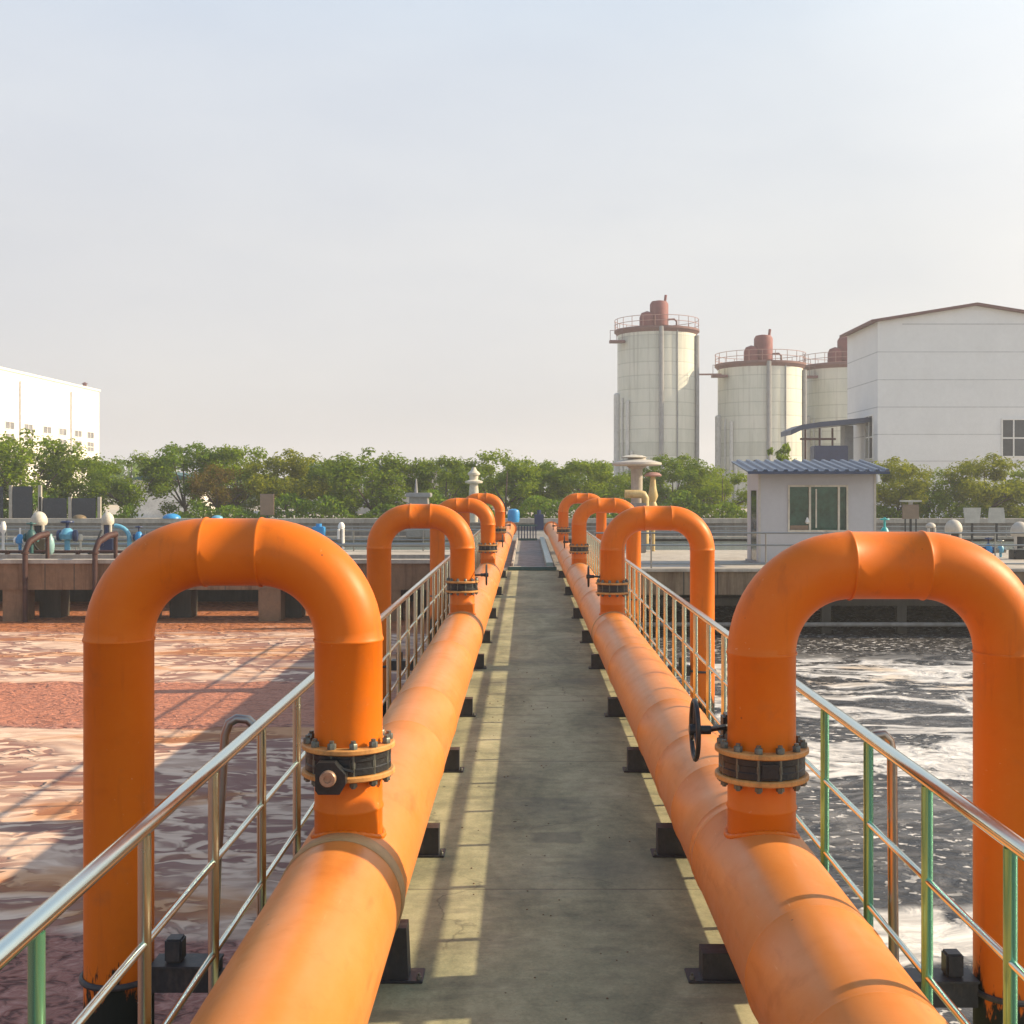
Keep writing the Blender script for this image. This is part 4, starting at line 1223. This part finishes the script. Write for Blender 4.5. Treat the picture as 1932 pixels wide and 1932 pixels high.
# ------------------------------------------------------------------ silos
def silo(px, hw, rimy, label, seed, Y=127.0, big=True):
    s = Y / FPX
    cx_ = at(px, 0, Y).x; r_ = hw * s; zt = 2.15 + (922 - rimy) * s
    t = thing("silo", (cx_, Y, 0), label, "silo", "pale silos with red tops")
    b = MB(); b.lathe([(r_, 0), (r_, zt)], (0, 0, 0), 64); b.build("shell", M['silo'], t, sharp=40)
    b = MB(); b.lathe([(r_, zt - 0.45), (r_ + 0.30, zt - 0.12), (r_ + 0.34, zt - 0.12), (r_ + 0.34, zt + 0.10), (r_ * 0.6, zt + 0.35)], (0, 0, 0), 64)
    b.build("rim_deck", M['redtrim'], t)
    b = MB()
    for zz in (0.65, 1.2):
        b.tube([((r_ + 0.28) * math.cos(2 * math.pi * k / 48), (r_ + 0.28) * math.sin(2 * math.pi * k / 48), zt + zz) for k in range(48)], 0.032, 5, closed=True)
    for k in range(22):
        a = 2 * math.pi * k / 22
        b.tube([((r_ + 0.28) * math.cos(a), (r_ + 0.28) * math.sin(a), zt + 0.1), ((r_ + 0.28) * math.cos(a), (r_ + 0.28) * math.sin(a), zt + 1.2)], 0.032, 5)
    b.build("guard_rail", M['silo_rail'], t)
    # dust filter on top
    b = MB(); b.lathe([(0.75, zt + 0.3), (0.98, zt + 0.5), (0.98, zt + 2.75), (0.80, zt + 3.05), (0.3, zt + 3.15)], (0.15, -1.0, 0), 24)
    b.tube([(0.75, -1.0, zt + 2.9), (0.85, -1.0, zt + 3.75)], 0.14, 10)
    b.build("dust_filter", M['silo_red'], t)
    b = MB(); b.lathe([(0.80, zt + 0.3), (0.80, zt + 1.35), (0.6, zt + 1.8), (0.1, zt + 2.0)], (-1.15, -1.2, 0), 20); b.build("hopper", M['silo_red'], t)
    b = MB(); b.tube([(1.0, -1.4, zt + 1.1), (1.7, -1.4, zt + 1.15), (1.95, -1.4, zt + 0.9), (1.95, -1.4, zt + 0.2)], 0.10, 10); b.build("vent_pipe", M['redtrim'], t)
    # pipes down the shell
    def vp(ang, zz0, zz1, rr, m_):
        a = R(ang)
        q = MB(); q.tube([((r_ + rr) * math.cos(a), (r_ + rr) * math.sin(a), zz0), ((r_ + rr) * math.cos(a), (r_ + rr) * math.sin(a), zz1)], rr, 10)
        q.build("downpipe", M[m_], t)
    vp(-90, 0, zt, 0.24, 'silo_pipe'); vp(-66, 0, zt, 0.07, 'silo_pipe'); vp(-22, 0, zt - 0.6, 0.22, 'silo_pipe')
    vp(-153, 0, zt * 0.62, 0.10, 'silo_pipe_light'); vp(-140, 0, zt * 0.6, 0.20, 'silo_pipe_light'); vp(-133, 0, zt * 0.32, 0.17, 'silo_pipe_light')
    b = MB(); b.lathe([(0.36, 0), (0.36, zt * 0.64), (0.2, zt * 0.65)], (-r_ - 0.10, -0.8, 0), 16); b.build("stair_tube", M['silo_pipe_light'], t)
    b = MB(); b.box(-r_ - 1.0, -r_ + 0.6, -2.6, -1.6, zt - 1.45, zt - 1.2)
    for x_ in (-r_ - 0.95, -r_ - 0.3, -r_ + 0.3):
        b.tube([(x_, -2.55, zt - 1.2), (x_, -2.55, zt - 0.2)], 0.03, 5)
    b.tube([(-r_ - 0.95, -2.55, zt - 0.2), (-r_ + 0.3, -2.55, zt - 0.2)], 0.03, 5)
    b.build("side_platform", M['redtrim'], t)
    for zz, q_ in ((3.0, 0.28), (4.9, 0.2)):
        b = MB(); a = R(-108)
        b.lathe([(q_, -0.15), (q_, 0.15)], ((r_) * math.cos(a), r_ * math.sin(a), zz), 14, Matrix.Rotation(R(90), 4, 'X'))
        b.build("inspection_port", M['black'], t)
    return t


silo(1239, 74, 626, "tallest silo, standing alone nearest the walkway line", 1)
silo(1434, 79, 690, "middle silo between the tallest one and the one by the hall", 2)
silo(1590, 68, 692, "silo half hidden behind the blue canopy and the grey hall", 3, 131)
# link walkway between the two taller silos
b = MB(); a0 = at(1313, 706, 126); a1 = at(1352, 706, 126)
b.box(a0.x - 0.5, a1.x + 0.5, 125.8, 126.2, a0.z - 0.1, a0.z + 0.05)
tag(b.build("link_bridge", M['silo_rail']), "thin pinkish bridge linking the two nearer silos", "bridge")

# ------------------------------------------------------------------ white building
t = thing("white_building", (-54.5, 0, 0), "sunlit white building with small paired windows above the trees", "building")
ZT = 14.5
b = MB(); b.box(-22, 0, 112, 151.8, 0, ZT); b.build("wall", M['wallwhite'], t)
b = MB(); b.box(-22.1, 0.12, 111.9, 152.0, ZT + 0.002, ZT + 0.25); b.build("parapet", M['wallwhite'], t)
for yc in (120.5, 125.5, 130.2, 135.3, 139.8, 144.6, 148.7):
    win(t, yc - 1.15, yc + 1.15, 8.35, 9.25, 2, 1, 'right', 0.0)
    win(t, yc - 1.15, yc + 1.15, 6.7, 8.0, 2, 2, 'right', 0.0)
for yc in (128.0, 142.3):
    b = MB(); b.tube([(0.10, yc, 0), (0.10, yc, ZT - 0.8)], 0.09, 8); b.build("downpipe", M['jointgrey'], t)
b = MB(); b.lathe([(0.25, ZT + 0.251), (0.25, ZT + 0.7), (0.4, ZT + 0.75), (0.05, ZT + 0.95)], (-0.8, 149, 0), 10); b.build("roof_vent", M['redtrim'], t)

# low building with the teal roof behind the trees
t = thing("low_building", (at(750, 0, 98).x, 98, 0), "low building with a flat teal roof glimpsed behind the trees", "building")
b = MB(); b.box(-7.2, 6.2, 0, 12, 0, 3.55); b.build("wall", M['paleboard'], t)
b = MB(); b.prism([(-7.7, 3.552), (6.9, 3.552), (6.9, 3.72), (4.5, 3.95), (-7.7, 4.1)], -0.6, 12.5, 'Y'); b.build("roof", M['teal'], t)
for x_ in (-5.0, -2.0, 1.4, 4.2):
    win(t, x_ - 0.9, x_ + 0.9, 1.6, 3.1, 2, 1)
# pale shed wall seen through the trees
t = thing("pale_shed", (at(308, 0, 84).x, 84, 0), "pale cream shed glimpsed between the trees behind the near arch", "shed")
b = MB(); b.box(-2.6, 2.6, 0, 5, 0, 2.75); b.build("wall", M['wallwhite'], t)
b = MB(); b.prism([(-2.8, 2.752), (2.8, 2.752), (0, 3.35)], -0.2, 5.2, 'Y'); b.build("roof", M['teal'], t)

# ------------------------------------------------------------------ trees
def tree_meshes(seed, crown_h, crown_w, trunk_h, n_clump, per, leaf, mat, vase=0.5):
    rnd = random.Random(seed)
    tb = MB()
    lean = Vector((rnd.uniform(-.15, .15), rnd.uniform(-.15, .15), 0))
    p0 = Vector((0, 0, 0)); p1 = Vector((0, 0, trunk_h * 0.5)) + lean * 0.4; p2 = Vector((0, 0, trunk_h)) + lean
    tb.tube([p0, p1, p2], [0.12, 0.09, 0.075], 8)
    centres = []
    nl = 6
    for k in range(nl):
        a = 2 * math.pi * k / nl + rnd.uniform(-.4, .4)
        rr = crown_w * rnd.uniform(0.32, 0.5); hh = trunk_h + crown_h * rnd.uniform(0.35, 0.8)
        e_ = Vector((rr * math.cos(a), rr * math.sin(a), hh))
        m_ = p2.lerp(e_, 0.5) + Vector((0, 0, -0.15 * crown_h * rnd.random() + 0.1))
        tb.tube([p2 - Vector((0, 0, 0.12)), m_, e_], [0.06, 0.038, 0.012], 6)
        centres.append((e_, rnd.uniform(0.42, 0.62)))
        a2 = a + rnd.uniform(-.8, .8)
        e2 = m_ + Vector((math.cos(a2), math.sin(a2), rnd.uniform(-.1, 0.7))) * crown_w * 0.2
        tb.tube([m_, e2], [0.03, 0.01], 5)
        centres.append((e2, rnd.uniform(0.35, 0.55)))
    tb.tube([p2, p2 + Vector((lean.x, lean.y, crown_h * 0.8))], [0.06, 0.012], 6)
    while len(centres) < n_clump:
        u, a = rnd.random(), rnd.uniform(0, 2 * math.pi)
        z = rnd.random() ** 0.75
        wid = crown_w * 0.5 * (0.55 + 0.75 * math.sin(math.pi * (0.15 + 0.75 * z)) * 0.62)
        rr = wid * math.sqrt(u)
        centres.append((Vector((rr * math.cos(a), rr * math.sin(a), trunk_h - 0.25 + crown_h * z)), rnd.uniform(0.30, 0.62)))
    # sprigs that break the outline
    for k in range(9):
        a = rnd.uniform(0, 6.28); rr = crown_w * rnd.uniform(0.05, 0.40)
        centres.append((Vector((rr * math.cos(a), rr * math.sin(a), trunk_h + crown_h * rnd.uniform(0.86, 1.08) - rr * 0.25)), rnd.uniform(0.26, 0.36) + 10))
    lv, lf = [], []
    for c, cr_ in centres:
        sprig = cr_ > 5
        cr_ = (cr_ - 10 if sprig else cr_) * crown_w / 4.2
        for q in range(int(per * (0.2 if sprig else 0.6 + cr_))):
            d = Vector((rnd.gauss(0, 1), rnd.gauss(0, 1), rnd.gauss(0, 0.75)))
            d = d.normalized() * cr_ * (rnd.random() ** 0.45) * 1.15
            p = c + d
            if p.z < trunk_h * 0.55:
                continue
            nrm = (d.normalized() * 0.6 + Vector((rnd.uniform(-1, 1), rnd.uniform(-1, 1), rnd.uniform(-0.1, 1.2)))).normalized()
            tt = nrm.orthogonal().normalized()
            tt = (Matrix.Rotation(rnd.uniform(0, 6.28), 3, nrm) @ tt)
            bt = nrm.cross(tt)
            L = leaf * rnd.uniform(0.6, 1.35); Wd = L * rnd.uniform(0.34, 0.5)
            i0 = len(lv)
            lv += [p - tt * L * 0.5, p + bt * Wd * 0.5 + nrm * L * .06, p + tt * L * 0.5 - nrm * L * 0.12, p - bt * Wd * 0.5 + nrm * L * .06]
            lf.append((i0, i0 + 1, i0 + 2, i0 + 3))
    cm = bpy.data.meshes.new("crown"); cm.from_pydata([tuple(v) for v in lv], [], lf); cm.materials.append(mat)
    return tb.mesh("trunk", M['bark']), cm


def put_tree(name, meshes, x, y, z, sc, rz, label, cat="tree", group="trees along the far wall", szf=1.0):
    t = thing(name, (x, y, z), label, cat, group, rz)
    t.scale = (sc, sc, sc * szf)
    for nm, me in zip(("trunk", "crown"), meshes):
        o = bpy.data.objects.new(nm, me); col.objects.link(o); o.parent = t
    return t


V = {
    'a': tree_meshes(1, 3.5, 4.6, 1.05, 38, 210, 0.21, M['leaf']),
    'b': tree_meshes(2, 3.2, 4.4, 1.0, 36, 210, 0.20, M['leaf']),
    'c': tree_meshes(3, 3.6, 4.0, 1.0, 36, 210, 0.20, M['leaf_dark']),
    'd': tree_meshes(4, 3.2, 4.6, 1.0, 36, 210, 0.21, M['leaf_yellow']),
    'e': tree_meshes(5, 2.6, 3.6, 1.2, 24, 120, 0.19, M['leaf_brown']),
    'f': tree_meshes(6, 3.2, 4.0, 1.2, 24, 170, 0.20, M['leaf']),
}
# pixel centre, top, half width, variant, distance, label
TR = [
    (48, 812, 80, 'a', 68, "broad green tree standing in front of the white building"),
    (-60, 830, 70, 'c', 70, "dark green tree cut off by the frame edge beside the white building"),
    (165, 862, 60, 'b', 71, "green tree just under the corner of the white building"),
    (240, 852, 66, 'f', 68, "green tree past the white building's corner, before the white patch"),
    (352, 836, 62, 'c', 70, "tall dark green tree directly above the pale cream shed"),
    (412, 872, 48, 'e', 67, "browning thin tree between green ones behind the near arch"),
    (450, 842, 62, 'b', 71, "green tree just past the browning one"),
    (545, 848, 72, 'd', 69, "yellowing broad tree behind the brown box board"),
    (625, 866, 55, 'c', 72, "dark green tree between the yellowing tree and the one by the teal roof"),
    (700, 848, 76, 'a', 68, "big light green tree in front of the teal roof"),
    (838, 862, 56, 'b', 69, "round green tree right of the grey kiosk"),
    (950, 848, 66, 'f', 68, "green tree with ragged top right of the white vent stack"),
    (1010, 868, 52, 'c', 70, "dark green tree above the end of the walkway"),
    (1118, 868, 68, 'b', 69, "green tree left of the large mushroom vent"),
    (1270, 858, 54, 'c', 68, "dark green tree in front of the tallest silo's right edge"),
    (1362, 878, 56, 'f', 67, "green tree between the tallest silo and the grey cabin"),
    (1690, 862, 58, 'd', 66, "yellow green tree just right of the cabin roof"),
    (1748, 884, 62, 'f', 67, "sparse green tree in front of the plain hall wall"),
    (1866, 856, 74, 'd', 66, "broad yellow green tree under the hall window"),
    (1945, 884, 60, 'b', 68, "green tree at the frame edge below the hall window"),
    (890, 872, 50, 'b', 76, "low tree in the second row behind the white vent stack"),
    (1190, 884, 56, 'a', 77, "low tree in the second row behind the mushroom vents"),
    (1320, 892, 50, 'b', 76, "low tree in the second row left of the cabin roof"),
]
for k, (px, ty, hw, v, Y, lab) in enumerate(TR):
    p = at(px, ty, Y)
    h = p.z - zg
    me = V[v]
    zmax = max(q.co.z for q in me[1].vertices); xw = max(abs(q.co.x) for q in me[1].vertices)
    sc = (hw * Y / FPX) / (xw * 0.70)
    put_tree("tree", me, p.x, Y, zg, sc, k * 1.7, lab, szf=h / (zmax * sc) * 1.03)
# the bright shrub seen over the cabin roof
sm = tree_meshes(9, 1.6, 1.5, 1.2, 16, 130, 0.17, M['leaf_bright'])
p = at(1478, 834, 60)
put_tree("young_tree", sm, p.x, 60, -0.3, 1.15, 0.4, "fresh bright green young tree rising behind the cabin roof", group="young trees", szf=(p.z + 0.3) / (max(q.co.z for q in sm[1].vertices) * 1.15))


# low hedge behind the wall and hazy wood far off: nobody could count their plants
def leaf_mass(name, x0, x1, y0, y1, z0, zf, n, leaf, mat, seed):
    rnd = random.Random(seed); lv, lf = [], []
    for q in range(n):
        x = rnd.uniform(x0, x1); y = rnd.uniform(y0, y1)
        zt = zf(x)
        p = Vector((x, y, z0 + (zt - z0) * rnd.random() ** 0.7))
        nrm = Vector((rnd.uniform(-1, 1), rnd.uniform(-1.2, .4), rnd.uniform(-0.1, 1))).normalized()
        tt = Matrix.Rotation(rnd.uniform(0, 6.28), 3, nrm) @ nrm.orthogonal().normalized(); bt = nrm.cross(tt)
        L = leaf * rnd.uniform(.6, 1.4); i0 = len(lv)
        lv += [p - tt * L * .5, p + bt * L * .25, p + tt * L * .5, p - bt * L * .25]; lf.append((i0, i0 + 1, i0 + 2, i0 + 3))
    me = bpy.data.meshes.new(name); me.from_pydata([tuple(v) for v in lv], [], lf); me.materials.append(mat)
    o = bpy.data.objects.new(name, me); col.objects.link(o)
    return tag(o, kind='stuff')


h1 = leaf_mass("undergrowth", -34, 34, 64.5, 67, zg, lambda x: 1.35 + 0.45 * math.sin(x * 0.9) + 0.3 * math.sin(x * 2.3 + 1) - (1.2 if -21.6 < x < -18.4 else 0), 38000, 0.2, M['leaf_dark'], 21)
tag(h1, "dark leafy undergrowth below the trees behind the tank wall", "undergrowth")
h2 = leaf_mass("far_wood", -90, 60, 150, 165, zg, lambda x: 4.4 + 0.8 * math.sin(x * 0.21) + 0.6 * math.sin(x * 0.5 + 2), 26000, 0.75, M['leaf_dark'], 22)
tag(h2, "far dark wood showing faintly between the trees", "wood")


# ------------------------------------------------------------------ haze: pale even air round the whole scene
g = NG("pale hazy air")
vol = g.n("ShaderNodeVolumePrincipled", None, {"Color": (0.92, 0.93, 0.95, 1), "Density": HAZE, "Anisotropy": 0.2})
g.t.links.new(vol.outputs[0], g.out.inputs["Volume"])
b = MB(); b.box(-420, 420, -120, 700, -5.5, 26)
tag(b.build("haze", g.m), "pale haze in the air over the whole plant", "haze", kind='stuff')
